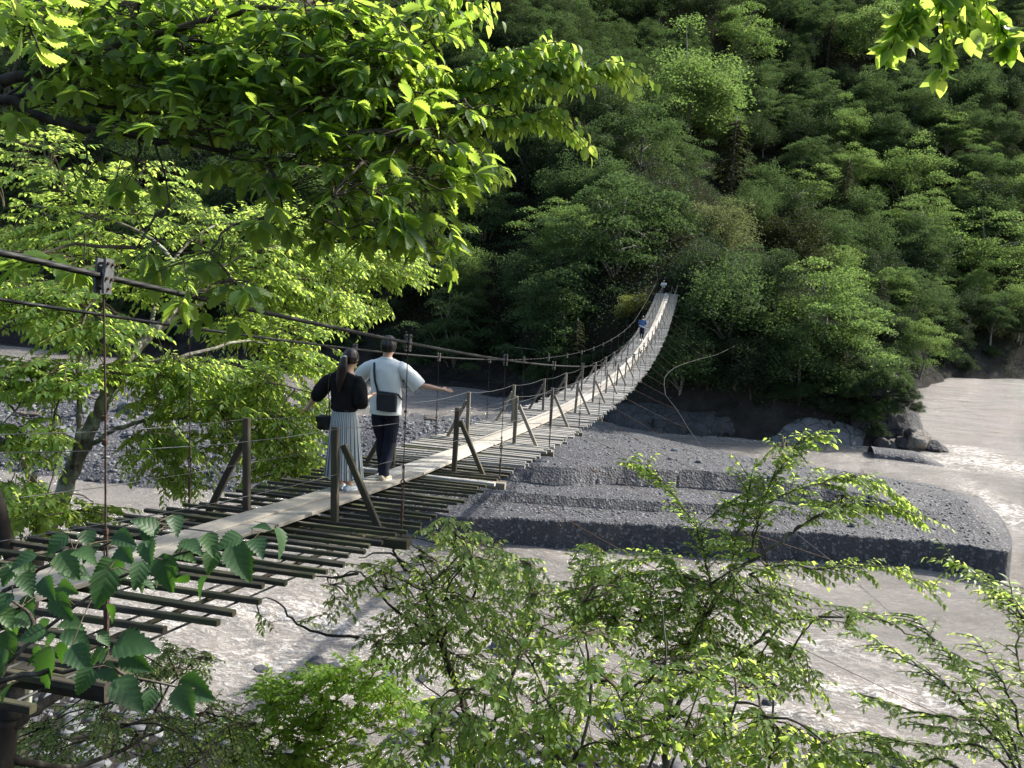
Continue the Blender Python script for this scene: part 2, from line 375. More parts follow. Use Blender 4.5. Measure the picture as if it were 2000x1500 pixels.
def water_mat():
    m, nt, out = new_mat('silty_water'); p = geo_pos(nt)
    foam = N(nt, 'ShaderNodeAttribute', attribute_name='foam').outputs['Fac']
    flow = stretched(nt, p, (0.75, 1.6, 1))
    n1 = noise_n(nt, 0.6, 7, 0.65, flow, dist=0.6); n2 = noise_n(nt, 3.2, 7, 0.7, flow, dist=0.8)
    n3 = noise_n(nt, 0.22, 3, 0.5, p)
    col = ramp(nt, n3, [(0.3, (0.190, 0.174, 0.156)), (0.7, (0.238, 0.220, 0.200))])
    fm = math_n(nt, 'MULTIPLY', ramp(nt, n2, [(0.47, (0, 0, 0)), (0.62, (1, 1, 1))]), math_n(nt, 'MULTIPLY', foam, 1.6), clamp=True)
    col = mixc(nt, math_n(nt, 'MULTIPLY', foam, 0.35), col, (0.33, 0.285, 0.24))
    col = mixc(nt, fm, col, (0.60, 0.57, 0.535))
    n4 = noise_n(nt, 0.16, 5, 0.6, flow, dist=0.8)
    h = math_n(nt, 'ADD', math_n(nt, 'ADD', math_n(nt, 'MULTIPLY', n1, 1.2), n2), math_n(nt, 'MULTIPLY', n4, 3.5))
    rough = math_n(nt, 'ADD', math_n(nt, 'MULTIPLY', fm, 0.4), 0.10)
    pbsdf(nt, out, col, rough, 0, 0.5, bump(nt, h, 0.8, 0.30)); return m
M['water'] = water_mat()

# ================================================================== THE VALLEY
BANK = np.array([(-400, 170), (-150, 112), (-80, 97), (-45, 96), (-25, 94), (-12, 86), (-5, 80.5), (2, 77.8), (9.6, 77.6), (16, 79), (21.5, 81.5),
                 (23, 85), (21.5, 97), (30, 122), (49, 163), (63, 171), (100, 178), (420, 190)], float)
def bank_dist(x, y):
    x = np.asarray(x, float); y = np.asarray(y, float); best = np.full(x.shape, 1e9)
    for (x0, y0), (x1, y1) in zip(BANK[:-1], BANK[1:]):
        dx, dy = x1-x0, y1-y0; L = dx*dx+dy*dy
        t = np.clip(((x-x0)*dx+(y-y0)*dy)/L, 0, 1)
        best = np.minimum(best, np.hypot(x-x0-t*dx, y-y0-t*dy))
    # inside (land) by crossing count of a ray towards -y
    inside = np.zeros(x.shape, bool)
    for (x0, y0), (x1, y1) in zip(BANK[:-1], BANK[1:]):
        c = ((x0 <= x) & (x < x1)) | ((x1 <= x) & (x < x0))
        yy = y0+(x-x0)*(y1-y0)/(x1-x0 if x1 != x0 else 1e-6)
        inside ^= c & (yy < y)
    return np.where(inside, best, -best)
def hill_h(x, y):
    x = np.asarray(x, float); y = np.asarray(y, float)
    d = bank_dist(x, y)+1.2*fbm(x/9, y/9, 3.3)
    apron = 9*sstep(-x, 6, 22)
    dd = np.maximum(d-apron, 0)
    h = WATER_Z-0.25+0.30*np.maximum(-x-55, 0)*sstep(dd, 5, 40)+0.09*np.clip(d, 0, apron+0.01)+(0.8+2.2*sstep(-x, -24, 0)+4.5*np.exp(-((x-8)/20)**2)*(y < 104))*sstep(dd, 0, 5)+0.66*dd+dd*0.0012*np.clip(dd, 0, 120)
    h = h+sstep(dd, 3, 14)*(3.0*fbm(x/28, y/28, 1.1)+1.4*fbm(x/9, y/9, 5.2))
    h = np.where(d < 0, WATER_Z-0.25+d*0.4, h)
    # the bench the far end of the bridge lands on, and the path behind it
    r = np.hypot((x-0.2)/3.2, (y-89)/5.5); k = 1-sstep(r, 0.6, 1.3)
    return h*(1-k)+3.3*k
xs = np.concatenate([np.arange(-330, -90, 6), np.arange(-90, 80, 1.4), np.arange(80, 380, 6)])
ys = np.concatenate([np.arange(70, 110, 1.0), np.arange(110, 200, 2.5), np.arange(200, 430, 6)])
X, Y = np.meshgrid(xs, ys); Z = hill_h(X, Y)
def grid_faces(nx, ny):
    i = np.arange(nx*ny).reshape(ny, nx)
    return np.stack([i[:-1, :-1].ravel(), i[:-1, 1:].ravel(), i[1:, 1:].ravel(), i[1:, :-1].ravel()], 1)
F = grid_faces(len(xs), len(ys)); V = np.stack([X.ravel(), Y.ravel(), Z.ravel()], 1)
keep = (V[F, 2].max(1) > WATER_Z-2.5); F = F[keep]
tag(put('hillside', mesh_np('hillside', V, F, M['ground'], smooth=True)), kind='structure')

# near bank under the viewer's feet
def near_h(x, y):
    shore = 19.5+1.5*np.sin(x*0.25)+1.5*fbm(x/5, x*0, 2.2)-0.10*(x-2)-1.6*(1-sstep(x,-6,-1))
    t = (y+1.5)/(shore+1.5)
    z = 2.35-(2.35-WATER_Z)*np.clip(t, 0, 1.4)**0.62
    z = np.where(y < -1.5, 2.35+0.35*(-1.5-y), z)
    z = np.where(t > 1, WATER_Z-0.35*(y-shore), z)
    return z+0.22*fbm(x/1.3, y/1.3, 7.7, 4)*sstep(y, -2, 3)
xs = np.arange(-40, 40, 0.35); ys = np.arange(-14, 27, 0.35)
X, Y = np.meshgrid(xs, ys); Z = near_h(X, Y)
Z = np.where((np.hypot(X-CAM[0], Y-CAM[1]) < 3), np.minimum(Z, CAM[2]-1.5), Z)
tag(put('near_bank', mesh_np('near_bank', np.stack([X.ravel(), Y.ravel(), Z.ravel()], 1), grid_faces(len(xs), len(ys)), M['near_ground' if 'near_ground' in M else 'ground'], smooth=True)), kind='structure')

# the gravel bar, its cut edges and terraces
def px_line(pts, z): return np.array([at_z(u, v, z) for u, v in pts])[:, :2]
_near = px_line([(880, 1003), (1000, 1008), (1100, 1020), (1250, 1013), (1400, 1023), (1560, 1043), (1700, 1047), (1850, 1058), (1985, 1068)], -7.95)
_near[:, 1] = np.polyval(np.polyfit(_near[:, 0], _near[:, 1], 2), _near[:, 0])
_near = np.vstack([[(-80, 36), (-45, 38), (-27, 39.2), (-17, 41)], _near[_near[:, 0] < 18.9], [(19.3, 42.3), (19.8, 43.2), (20.35, 44.8), (21.04, 48.1), (21.35, 50.3), (21.5, 51.8)]])
_far = px_line([(1180, 838), (1250, 846), (1350, 868), (1450, 888), (1550, 903), (1700, 927), (1850, 952), (1905, 963)], -8.4)
_far = np.vstack([[(-80, 80), (-40, 78), (-22, 75.5), (-9, 74.5)], _far, [(19.73, 54.9), (21.0, 53.9), (21.35, 53.0), (21.5, 52.2)]])
_A = px_line([(940, 938), (1000, 932), (1100, 922), (1180, 925), (1260, 945), (1330, 953), (1430, 957), (1560, 965), (1700, 978), (1800, 983), (1862, 992)], -7.25)
_B = px_line([(900, 985), (940, 975), (1000, 962), (1100, 966), (1240, 985), (1330, 985), (1420, 1000), (1560, 1003), (1660, 1010)], -7.7)
for _q in (_A, _B): _q[:, 1] = np.polyval(np.polyfit(_q[:, 0], _q[:, 1], 2), _q[:, 0])
def bar_lines(x):
    j = 0.30*fbm(x/2.6, x*0+3, 2.0)+0.10*fbm(x/0.9, x*0+5, 1.0)
    j2 = 0.30*fbm(x/3.1, x*0+13, 5.0)+0.10*fbm(x/0.8, x*0+2, 7.0)
    near = np.interp(x, _near[:, 0], _near[:, 1])+j*1.3+.12*fbm(x/.35, x*0+8, 3.0); far = np.interp(x, _far[:, 0], _far[:, 1])+j2
    ya = np.interp(x, _A[:, 0], _A[:, 1])+j2*2.2+.5*np.sin(x*.31); yb = np.interp(x, _B[:, 0], _B[:, 1])+j*1.6-.35*np.sin(x*.4+1)
    ea = sstep(x, _A[0, 0]-2, _A[0, 0]+4)*(1-sstep(x, _A[-1, 0]-6, _A[-1, 0])); eb = sstep(x, _B[0, 0]-2, _B[0, 0]+3)*(1-sstep(x, _B[-1, 0]-6, _B[-1, 0]))
    yb = np.maximum(yb, near+1.2); ya = np.maximum(ya, yb+1.2); far = np.where(x > 18, np.maximum(far, near+.3), np.maximum(far, ya+1.5)); ya = np.minimum(ya, far-.1); yb = np.minimum(yb, far-.2)
    left = 1-sstep(x, -22, -12)
    return near, yb, ya, far, ea, eb, left
def bar_top(x, y, below_a, below_b, ln):
    near, yb, ya, far, ea, eb, left = ln
    z = -6.5-1.9*sstep(np.clip((y-(near+.35*(far-near)))/(.65*(far-near)), 0, 1), .05, 1)+0.10*fbm(x/5, y/1.6, 4.4)+0.03*fbm(x/0.8, y/0.5, 8.4)
    z = z-1.0*ea*below_a-0.52*eb*below_b-0.5*(1-eb)*(1-sstep(y, near, near+12))-1.0*(1-ea)*(1-sstep(y, near, near+16))
    z = z+left*(-1.1+0.55*fbm(x/4, y/4, 6.1)+0.18*fbm(x/1.1, y/1.1, 9.1))
    e1 = 1-left*(1-sstep(y, near-0.5, near+5)); e2 = 1-sstep(y, far-0.3, far+1.3)
    return z, np.minimum(e1, e2)
def bar_h(x, y):
    ln = bar_lines(x); z, e = bar_top(x, y, (y < ln[2])*1.0, (y < ln[1])*1.0, ln)
    return np.where(y < ln[0], -10.4, -10.4+(z+10.4)*e)
xs = np.concatenate([np.arange(-80, -24, 0.5), np.arange(-24, 19.5, 0.16), np.arange(19.5, 21.36, 0.06), [21.4, 21.45, 21.5]]); ln = bar_lines(xs); near, yb, ya, far, ea, eb, left = ln
rows = []; zr = []
def add_row(y, za, zb, k=None):
    z, e = bar_top(xs, y, za, zb, ln); z = -10.4+(z+10.4)*e
    if k is not None: z = z*k+(-10.4)*(1-k)
    rows.append(y+0*xs); zr.append(z)
cut = 0.10+0.12*fbm(xs/0.7, xs*0, 6.0)
for q, kk in ((-0.34, 0.0), (-0.20, 0.35), (-0.13, 0.72), (-0.05, 0.95)): add_row(near+q+cut*(kk > 0)*(kk < .9)*.6, 1.0, 1.0, kk*(1-left)+left*kk)
for t in np.linspace(0, 1, 70): add_row(near+(yb-0.10-near)*t, 1.0, 1.0)
for t in np.linspace(0, 1, 60): add_row(yb+(ya-0.12-yb)*t, 1.0, 0.0)
for t in np.linspace(0, 1, 110): add_row(ya+(far-ya)*t, 0.0, 0.0)
for q in (.2, .45, .7, 1.0, 1.4): add_row(far+q, 0.0, 0.0)
Y = np.array(rows); Z = np.array(zr); X = np.tile(xs, (len(rows), 1))
Z[:, -1] = -10.4; Z[:, -2] = np.minimum(Z[:, -2], -9.0); X[:, -3:] += 0.25*fbm(Y[:, -3:]/1.5, Y[:, -3:]*0, 2.0)
V = np.stack([X.ravel(), Y.ravel(), Z.ravel()], 1); F = grid_faces(len(xs), len(rows)); F = F[V[F, 2].max(1) > -10.2]
tag(put('gravel_bar', mesh_np('gravel_bar', V, F, M['gravel'], smooth=False)), kind='structure')

# the river: one sheet, waves and rapids as real relief
xs = np.concatenate([np.arange(-300, -45, 6), np.arange(-45, 45, 0.24), np.arange(45, 80, 1), np.arange(80, 400, 8)])
ys = np.concatenate([np.arange(9, 46, 0.17), np.arange(46, 100, 0.6), np.arange(100, 200, 2)])
X, Y = np.meshgrid(xs, ys)
foam = np.zeros_like(X)
for u, v, rx, ry, a in [(560, 1195, 4.2, 1.6, 1.0), (430, 1190, 4, 2.2, .8), (680, 1230, 3.5, 1.8, .8), (330, 1240, 3.5, 2.5, .7), (470, 1290, 4, 2, .7), (640, 1190, 3, 1.2, .7), (820, 1290, 4, 2.4, .8),
                        (980, 1300, 3, 2, .8), (1290, 1200, 3.0, 1.5, .5), (1560, 1255, 3.2, .9, .9), (1640, 1270, 3.5, .8, .6), (1640, 1350, 4.0, .8, 1.0), (1740, 1345, 3, .7, .8), (1560, 1405, 3.0, 1.0, .9), (1480, 1270, 2, 2, .6), (1780, 1300, 4, 1, .5),
                        (300, 1160, 4, 2, .5), (500, 1130, 4, 1.5, .4), (700, 1340, 3, 1.6, .5), (1870, 905, 3, 4, .7), (1960, 910, 7, 4, 1.0), (1930, 975, 1.6, 9, .6), (1990, 1010, 2.5, 4, .9), (1890, 880, 3, 2.5, .9), (1250, 1105, 5, .6, .3)]:
    p = at_z(u, v, WATER_Z); foam = np.maximum(foam, a*np.exp(-((X-p[0])/rx)**2-((Y-p[1])/ry)**2))
foam = np.clip(foam*(0.75+0.9*fbm(X/2.2, Y/1.1, 2.5)), 0, 1)
foam = np.maximum(foam, 0.22*sstep(fbm(X/7, Y/3.5, 9.9), 0.1, 0.5)*(Y < 60))
bd = bank_dist(X, Y); foam = np.maximum(foam, 0.5*np.exp(-((bd+0.4)/0.9)**2)*(X > 2)*(X < 32))
fine = (Y < 60) & (np.abs(X) < 46)
Zw = WATER_Z+np.where(fine, 0.075*fbm(X/1.5, Y/0.8, 0.5)+0.12*fbm(X/5, Y/2.4, 1.5)+foam*(0.85*fbm(X/2.0, Y/0.9, 4.5)+0.34*np.abs(fbm(X/0.6, Y/0.4, 6.5))+0.12), 0.26*fbm(X/4, Y/2.6, 1.5)+0.4*foam*fbm(X/2, Y/1.5, 4.5))
me = mesh_np('river', np.stack([X.ravel(), Y.ravel(), Zw.ravel()], 1), grid_faces(len(xs), len(ys)), M['water'], smooth=True, extra={'foam': foam.ravel()})
tag(put('river', me), kind='structure')
# bed under the water out to the horizon
b = MB(); b._add([(-900, -300, -14), (900, -300, -14), (900, 1200, -14), (-900, 1200, -14)], [(0, 1, 2, 3)]); tag(b.build('ground', M['gravel']), kind='structure')

# ------------------------------------------------------------------ rocks
def rock_mesh(name, seed, mat, sub=3, cuts=9, sc=(1, 0.8, 0.6), rough=0.10):
    bm = bmesh.new(); r = random.Random(seed)
    bmesh.ops.create_icosphere(bm, subdivisions=sub, radius=1)
    planes = []
    for _ in range(cuts):
        n = Vector((r.gauss(0, 1), r.gauss(0, 1), r.gauss(0, 1))).normalized(); planes.append((n, r.uniform(0.62, 0.9)))
    o = Vector((r.random()*50, r.random()*50, 0))
    for v in bm.verts:
        p = v.co.copy()
        for n, dd in planes:
            k = p.dot(n)
            if k > dd: p -= n*(k-dd)*0.92
        p *= 1+rough*mnoise.fractal(p*2.2+o, 1.0, 2.0, 4)
        v.co = Vector((p.x*sc[0], p.y*sc[1], p.z*sc[2]))
    me = bpy.data.meshes.new(name); bm.to_mesh(me); bm.free(); me.materials.append(mat)
    return me
BOULD = [rock_mesh('boulder', 10+k, M['boulder'], 2 if k > 2 else 3, 9, (1, .85, .7)) for k in range(5)]
BOULDD = [rock_mesh('boulder', 30+k, M['boulder_dark'], 2 if k > 1 else 3, 9, (1, .85, .7)) for k in range(4)]
def boulder(me, p, s, label, group, rz=None, squash=1.0):
    o = put('boulder', me); o.location = Vector(p); o.scale = (s, s, s*squash)
    o.rotation_euler = (random.uniform(-.3, .3), random.uniform(-.3, .3), random.uniform(0, 6.28) if rz is None else rz)
    tag(o, label, 'boulder', group); return o
# stones of the near shore: (u, v, width in px, dark?)
SHORE = [(513, 1308, 34, 1, 'dark angular boulder standing in the rapids, leftmost of the group below the bridge'),
         (617, 1297, 44, 1, 'tall dark boulder with a pointed top in the rapids below the bridge'),
         (655, 1304, 34, 0, 'grey boulder just right of the tall pointed dark boulder in the rapids'),
         (575, 1318, 26, 1, None), (598, 1326, 30, 1, None), (560, 1330, 18, 1, None), (640, 1322, 26, 0, None), (690, 1308, 20, 0, None),
         (825, 1326, 28, 1, 'small dark boulder alone in brown water left of the leafy bushes'),
         (765, 1318, 34, 0, 'blue-grey boulder at the tip of the bright leaf sprays by the water'),
         (850, 1382, 62, 0, 'large pale blue-grey boulder on the near shore with flat top'),
         (888, 1402, 34, 0, 'pale rounded boulder at the foot of the large pale boulder'),
         (775, 1440, 40, 0, None), (805, 1430, 30, 0, None), (845, 1452, 34, 1, None), (880, 1478, 40, 0, None), (940, 1405, 36, 0, None), (1035, 1437, 36, 0, None),
         (1210, 1408, 44, 0, 'pale boulder half hidden behind the leafy bushes at the water'),
         (1236, 1396, 30, 0, None), (700, 1452, 34, 1, None), (480, 1440, 40, 0, None), (330, 1440, 44, 1, None), (285, 1418, 36, 0, None), (380, 1452, 30, 1, None), (430, 1428, 30, 0, None),
         (1500, 1372, 34, 1, 'dark boulder breaking the white water right of the leafy bushes'),
         (1520, 1392, 24, 1, None), (980, 1275, 60, 0, 'broad pale boulder washed by foam behind the bushes'), (1090, 1330, 34, 0, None), (740, 1390, 26, 1, None), (990, 1470, 44, 0, None), (1120, 1450, 40, 0, None), (560, 1460, 40, 1, None),
         (1320, 1440, 36, 0, None), (640, 1420, 30, 1, None), (1700, 1480, 26, 0, None), (1740, 1492, 30, 1, None)]
for k, (u, v, wpx, dk, lab) in enumerate(SHORE):
    p = at_z(u, v, WATER_Z+0.1); z = float(near_h(np.array([p[0]]), np.array([p[1]]))[0])
    s = wpx/2*np.dot(p-CAM, FX)/FPX*1.15
    boulder((BOULDD if dk else BOULD)[k % 4], (p[0], p[1], max(WATER_Z, z)+s*0.12), s, lab or ('wet %s boulder lying among others along the near waterline' % ('black' if dk else 'grey')), 'boulders along the near waterline')
# stones on the left bank and the bar
k = 0; placed = 0
while placed < 64 and k < 3000:
    k += 1
    u = random.uniform(0, 640); v = random.uniform(775, 975)
    p = at_z(u, v, -8.9); z = float(bar_h(np.array([p[0]]), np.array([p[1]]))[0])
    if z < -9.4: continue
    s = random.uniform(0.25, 0.5)*(1.0 if random.random() > .15 else 1.9)
    boulder(BOULD[k % 5] if random.random() > .25 else BOULDD[k % 4], (p[0], p[1], z+s*0.2), s, 'grey river boulder half sunk in the stony gravel bank left of the bridge', 'boulders on the stony left bank'); placed += 1
for k in range(14):
    u = random.uniform(1150, 1850); v = random.uniform(880, 1030); p = at_z(u, v, -8.0); z = float(bar_h(np.array([p[0]]), np.array([p[1]]))[0])
    if z < -9: continue
    s = random.uniform(0.12, 0.26); boulder(BOULD[k % 5], (p[0], p[1], z+s*0.2), s, 'small loose stone on the dark stepped gravel bar', 'loose stones on the gravel bar')
# pebbles nobody could count
def scatter(name, n, fx, mat, smin, smax):
    bm = bmesh.new(); bmesh.ops.create_icosphere(bm, subdivisions=1, radius=1); bv = np.array([v.co[:] for v in bm.verts]); bf = np.array([[v.index for v in f.verts] for f in bm.faces]); bm.free()
    P = fx(n); n = len(P); s = smin+(smax-smin)*RNG.random(n)**3; a = RNG.random(n)*6.28
    q = bv[None]*(1+0.25*RNG.standard_normal((n, len(bv), 1)))*s[:, None, None]*np.stack([1+.3*RNG.random(n), .8+.3*RNG.random(n), .55+.2*RNG.random(n)], 1)[:, None]
    ca, sa = np.cos(a)[:, None], np.sin(a)[:, None]
    qx = q[..., 0]*ca-q[..., 1]*sa; qy = q[..., 0]*sa+q[..., 1]*ca; q = np.stack([qx, qy, q[..., 2]], -1)+P[:, None]
    F = (bf[None]+(np.arange(n)*len(bv))[:, None, None]).reshape(-1, 3)
    return tag(put(name, mesh_np(name, q.reshape(-1, 3), F, mat, rnd=np.repeat(RNG.random(n), len(bv)))), kind='stuff')
def on_bar(n):
    x = RNG.uniform(-55, 20, n*2); y = 40+36*RNG.random(n*2)**1.5; z = bar_h(x, y); k = (z > -9.3) & (x < 19.5); return np.stack([x, y, z+0.01], 1)[k][:n]
def on_left(n):
    x = RNG.uniform(-60, -12, n*2); y = RNG.uniform(39, 70, n*2); z = bar_h(x, y); k = z > -9.5; return np.stack([x, y, z+0.02], 1)[k][:n]
def on_shore(n):
    x = RNG.uniform(-14, 18, n*2); y = RNG.uniform(11, 21.5, n*2); z = near_h(x, y); k = z > -9.8; return np.stack([x, y, z+0.02], 1)[k][:n]
def peb_mat():
    m, nt, out = new_mat('pebble'); a = N(nt, 'ShaderNodeAttribute', attribute_name='rnd').outputs['Fac']
    pbsdf(nt, out, ramp(nt, a, [(0, (0.03, 0.03, 0.034)), (0.6, (0.075, 0.08, 0.088)), (1, (0.16, 0.165, 0.175))]), 0.75, 0, 0.4); return m
M['pebble'] = peb_mat()
scatter('pebbles', 9000, on_bar, M['pebble'], 0.025, 0.11)
scatter('cobbles', 6000, on_left, M['pebble'], 0.06, 0.24)
scatter('shore_stones', 1700, on_shore, M['pebble'], 0.06, 0.34)

# far outcrop, masonry wall, rocks at its foot
def crag(name, pix, depth_y, mat, label, cat, thick=5.0, seed=1, rough=0.5, parent=None, nz=9, stretch_top=1.0):
    """rock face between a foot line and a top line; relief bulges towards the river"""
    foot, top = pix; us = np.linspace(0, 1, 60)
    fu = np.interp(us, np.linspace(0, 1, len(foot)), [q[0] for q in foot]); fv = np.interp(us, np.linspace(0, 1, len(foot)), [q[1] for q in foot])
    tu = np.interp(us, np.linspace(0, 1, len(top)), [q[0] for q in top]); tv = np.interp(us, np.linspace(0, 1, len(top)), [q[1] for q in top])
    yy = np.interp(us, np.linspace(0, 1, len(depth_y)), depth_y)
    V = []; m = 26
    for j in range(m+8):
        t = min(j/m, 1); back = thick*(t**1.6)*0.7+max(0, j-m)*thick*0.25
        for i in range(60):
            a = at_y(fu[i], fv[i], yy[i]); b2 = at_y(tu[i], tv[i], yy[i]+thick*0.7)
            p = a*(1-t)+b2*t
            p = np.array([p[0], yy[i]+back, p[2] if j > 0 else p[2]-1.5])
            V.append(p)
    V = np.array(V); r = fbm(V[:, 0]/2.6+seed, V[:, 2]/1.7, seed*1.7, 5); r2 = np.abs(fbm(V[:, 0]/1.1, V[:, 2]/2.2+seed, 3.1, 4))
    edge = np.tile(np.sin(np.pi*us)**0.35, m+8)
    V[:, 1] += -(r*1.6+0.5-r2*1.4)*rough*2.0*edge+(1-edge)*3; V[:, 2] += r2*0.4*rough; V[:, 0] += r*0.5*rough
    return tag(put(name, mesh_np(name, V, grid_faces(60, m+8), mat, smooth=False), parent), label, cat)
crag('rock_outcrop', ([(1468, 868), (1500, 872), (1560, 880), (1620, 884), (1680, 886), (1716, 886)], [(1490, 838), (1530, 822), (1580, 815), (1640, 825), (1690, 842), (1712, 862)]), [77.2, 77.4, 78.2, 80], M['rock_pale'], 'pale grey cracked rock outcrop rising from the water below the masonry wall', 'rock', 3.5, 2, 0.35)
crag('dark_rock_shelf', ([(1165, 796), (1230, 826), (1320, 834), (1400, 852), (1485, 868)], [(1170, 770), (1240, 788), (1330, 790), (1420, 800), (1500, 822)]), [80.5, 77.4, 77.0, 77.2], M['rock_dark'], 'low dark rock shelf at the waterline under the far end of the bridge', 'rock', 4.0, 5, 0.5)
crag('cliff_face', ([(1465, 815), (1540, 818), (1620, 826), (1700, 850), (1760, 860), (1785, 868)], [(1480, 725), (1540, 705), (1600, 720), (1660, 741), (1720, 746), (1784, 750)]), [80.6, 81.0, 81.6, 82.6], M['rock_dark'], 'steep dark cliff face above the pale rock outcrop', 'cliff', 4.0, 9, 0.4)
crag('rock_buttress', ([(1620, 850), (1700, 868), (1750, 876), (1826, 880)], [(1630, 800), (1680, 764), (1740, 752), (1778, 768), (1800, 800)]), [81.2, 81.3, 81.5, 82.0], M['rock_dark'], 'dark rock buttress carrying the old stone wall on the point', 'rock', 2.6, 12, 0.22)
# masonry wall of rounded cobbles on the point
wr = thing('stone_wall', 'old dry stone wall of rounded cobbles on the river point with a flat top', 'wall', at_y(1700, 800, 82))
b = MB(); A = at_y(1655, 744, 80.9); Bp = at_y(1782, 749, 81.3); O = np.array(wr.location)
b = None
rows = []
bmx = bmesh.new(); bmesh.ops.create_icosphere(bmx, subdivisions=1, radius=1); bv = np.array([v.co[:] for v in bmx.verts]); bf = np.array([[v.index for v in f.verts] for f in bmx.faces]); bmx.free()
for r in range(5):
    for c in range(24):
        t = (c+0.5*(r % 2)+random.uniform(-.15, .15))/24; p = A*(1-t)+Bp*t-O; rows.append((p[0], p[1]+0.05+r*0.02+random.uniform(-.06, .06), p[2]-0.12-r*0.27+random.uniform(-.04, .04)))
rows = np.array(rows); q = bv[None]*(0.15+0.04*RNG.random((len(rows), 1, 1)))*np.array([1.1, 1, .9])+rows[:, None]
tag(put('cobblework', mesh_np('cobblework', q.reshape(-1, 3), (bf[None]+(np.arange(len(rows))*len(bv))[:, None, None]).reshape(-1, 3), M['boulder_dark'], smooth=True), wr), kind='stuff')
p = at_y(1722, 741, 82.6); b = MB(); b.bar((-.14, 0, .12), (.14, 0, .12), .03, .18); b.bar((0, 0, -.15), (0, 0, .05), .03, .03)
tag(b.build('sign_board', M['white_paint'], None, p), 'small blank white board on the flat top of the stone wall', 'sign')
for k, (u, v, wpx, mat, lab) in enumerate([(1792, 862, 56, 'rock_brown', 'large tan boulder with a light face at the foot of the stone wall'), (1766, 866, 40, 'rock_dark', 'dark slab tilted against the foot of the stone wall'), (1745, 872, 36, 'rock_brown', 'tan boulder between the pale outcrop and the large tan boulder'),
                                     (1822, 876, 40, 'rock_dark', 'dark rounded boulder second from the river end of the point'), (1838, 880, 26, 'rock_dark', 'dark boulder at the very tip of the point'), (1806, 884, 28, 'rock_brown', 'low tan rock at the waterline of the point'),
                                     (1722, 868, 30, 'rock_dark', 'dark rock wedged beside the right end of the pale outcrop'), (1780, 846, 30, 'rock_dark', 'dark rock high under the corner of the stone wall')]):
    p = at_y(u, v, 80.5+0.3*(k % 3)); s = wpx/2*np.dot(p-CAM, FX)/FPX*1.1
    boulder(rock_mesh('boulder', 60+k, M[mat], 3, 8, (1, .8, .8)), p, s, lab, 'boulders at the foot of the point')
for k in range(26):   # wall of rock along the dark left shore
    pass
# the black gravel spit at the point
xs = np.linspace(0, 1, 50); V = []; 
for j in range(14):
    for i in range(50):
        u = 1705+i/49*150; p = at_z(u, 893+i/49*15, WATER_Z); w_ = j/13
        h = 0.75*math.sin(math.pi*min(1, w_*1.0))**0.5*(1-sstep(np.array(i/49), 0.55, 1.0))+0.12*(1-i/49)
        V.append((p[0], p[1]-0.5+w_*3.2, WATER_Z-0.15+h*(1 if 0 < j < 13 else 0)+0.05*float(fbm(np.array(i/3.0), np.array(j/2.0), 3.0))))
tag(put('gravel_spit', mesh_np('gravel_spit', np.array(V), grid_faces(50, 14), M['gravel'], smooth=True)), kind='structure')
# driftwood
def log(p, L, r, rz, label):
    b = MB(); pts = [(-L/2+L*t/6, 0.06*math.sin(t*1.3)*L, 0.03*L*math.sin(t*2.1)) for t in range(7)]
    b.tube(pts, [r*1.25, r*1.05, r, r*.95, r*.9, r*.8, r*.6], 9); b.tube([pts[4], (pts[4][0]+.3*L*.3, .2*L, .12*L)], [r*.4, r*.2], 6)
    o = b.build('driftwood_log', M['driftwood'], None, p, smooth=True); o.rotation_euler = (0, 0, rz); return tag(o, label, 'log', 'driftwood logs')
for u, v, L, rz, lab in [(843, 848, 1.5, -.25, 'stubby driftwood log at the gravel edge just beyond the bridge hangers'), (195, 788, 2.6, .1, 'brown driftwood log at the back of the left gravel bank'), (310, 800, 3.2, -.1, 'long driftwood trunk across the left gravel bank behind the maple'), (60, 820, 2.2, .3, 'driftwood piece among boulders at the left edge of the bank')]:
    p = at_z(u, v, -8.2); z = float(bar_h(np.array([p[0]]), np.array([p[1]]))[0]); log((p[0], p[1], max(z, WATER_Z)+.12), L, .14, rz, lab)

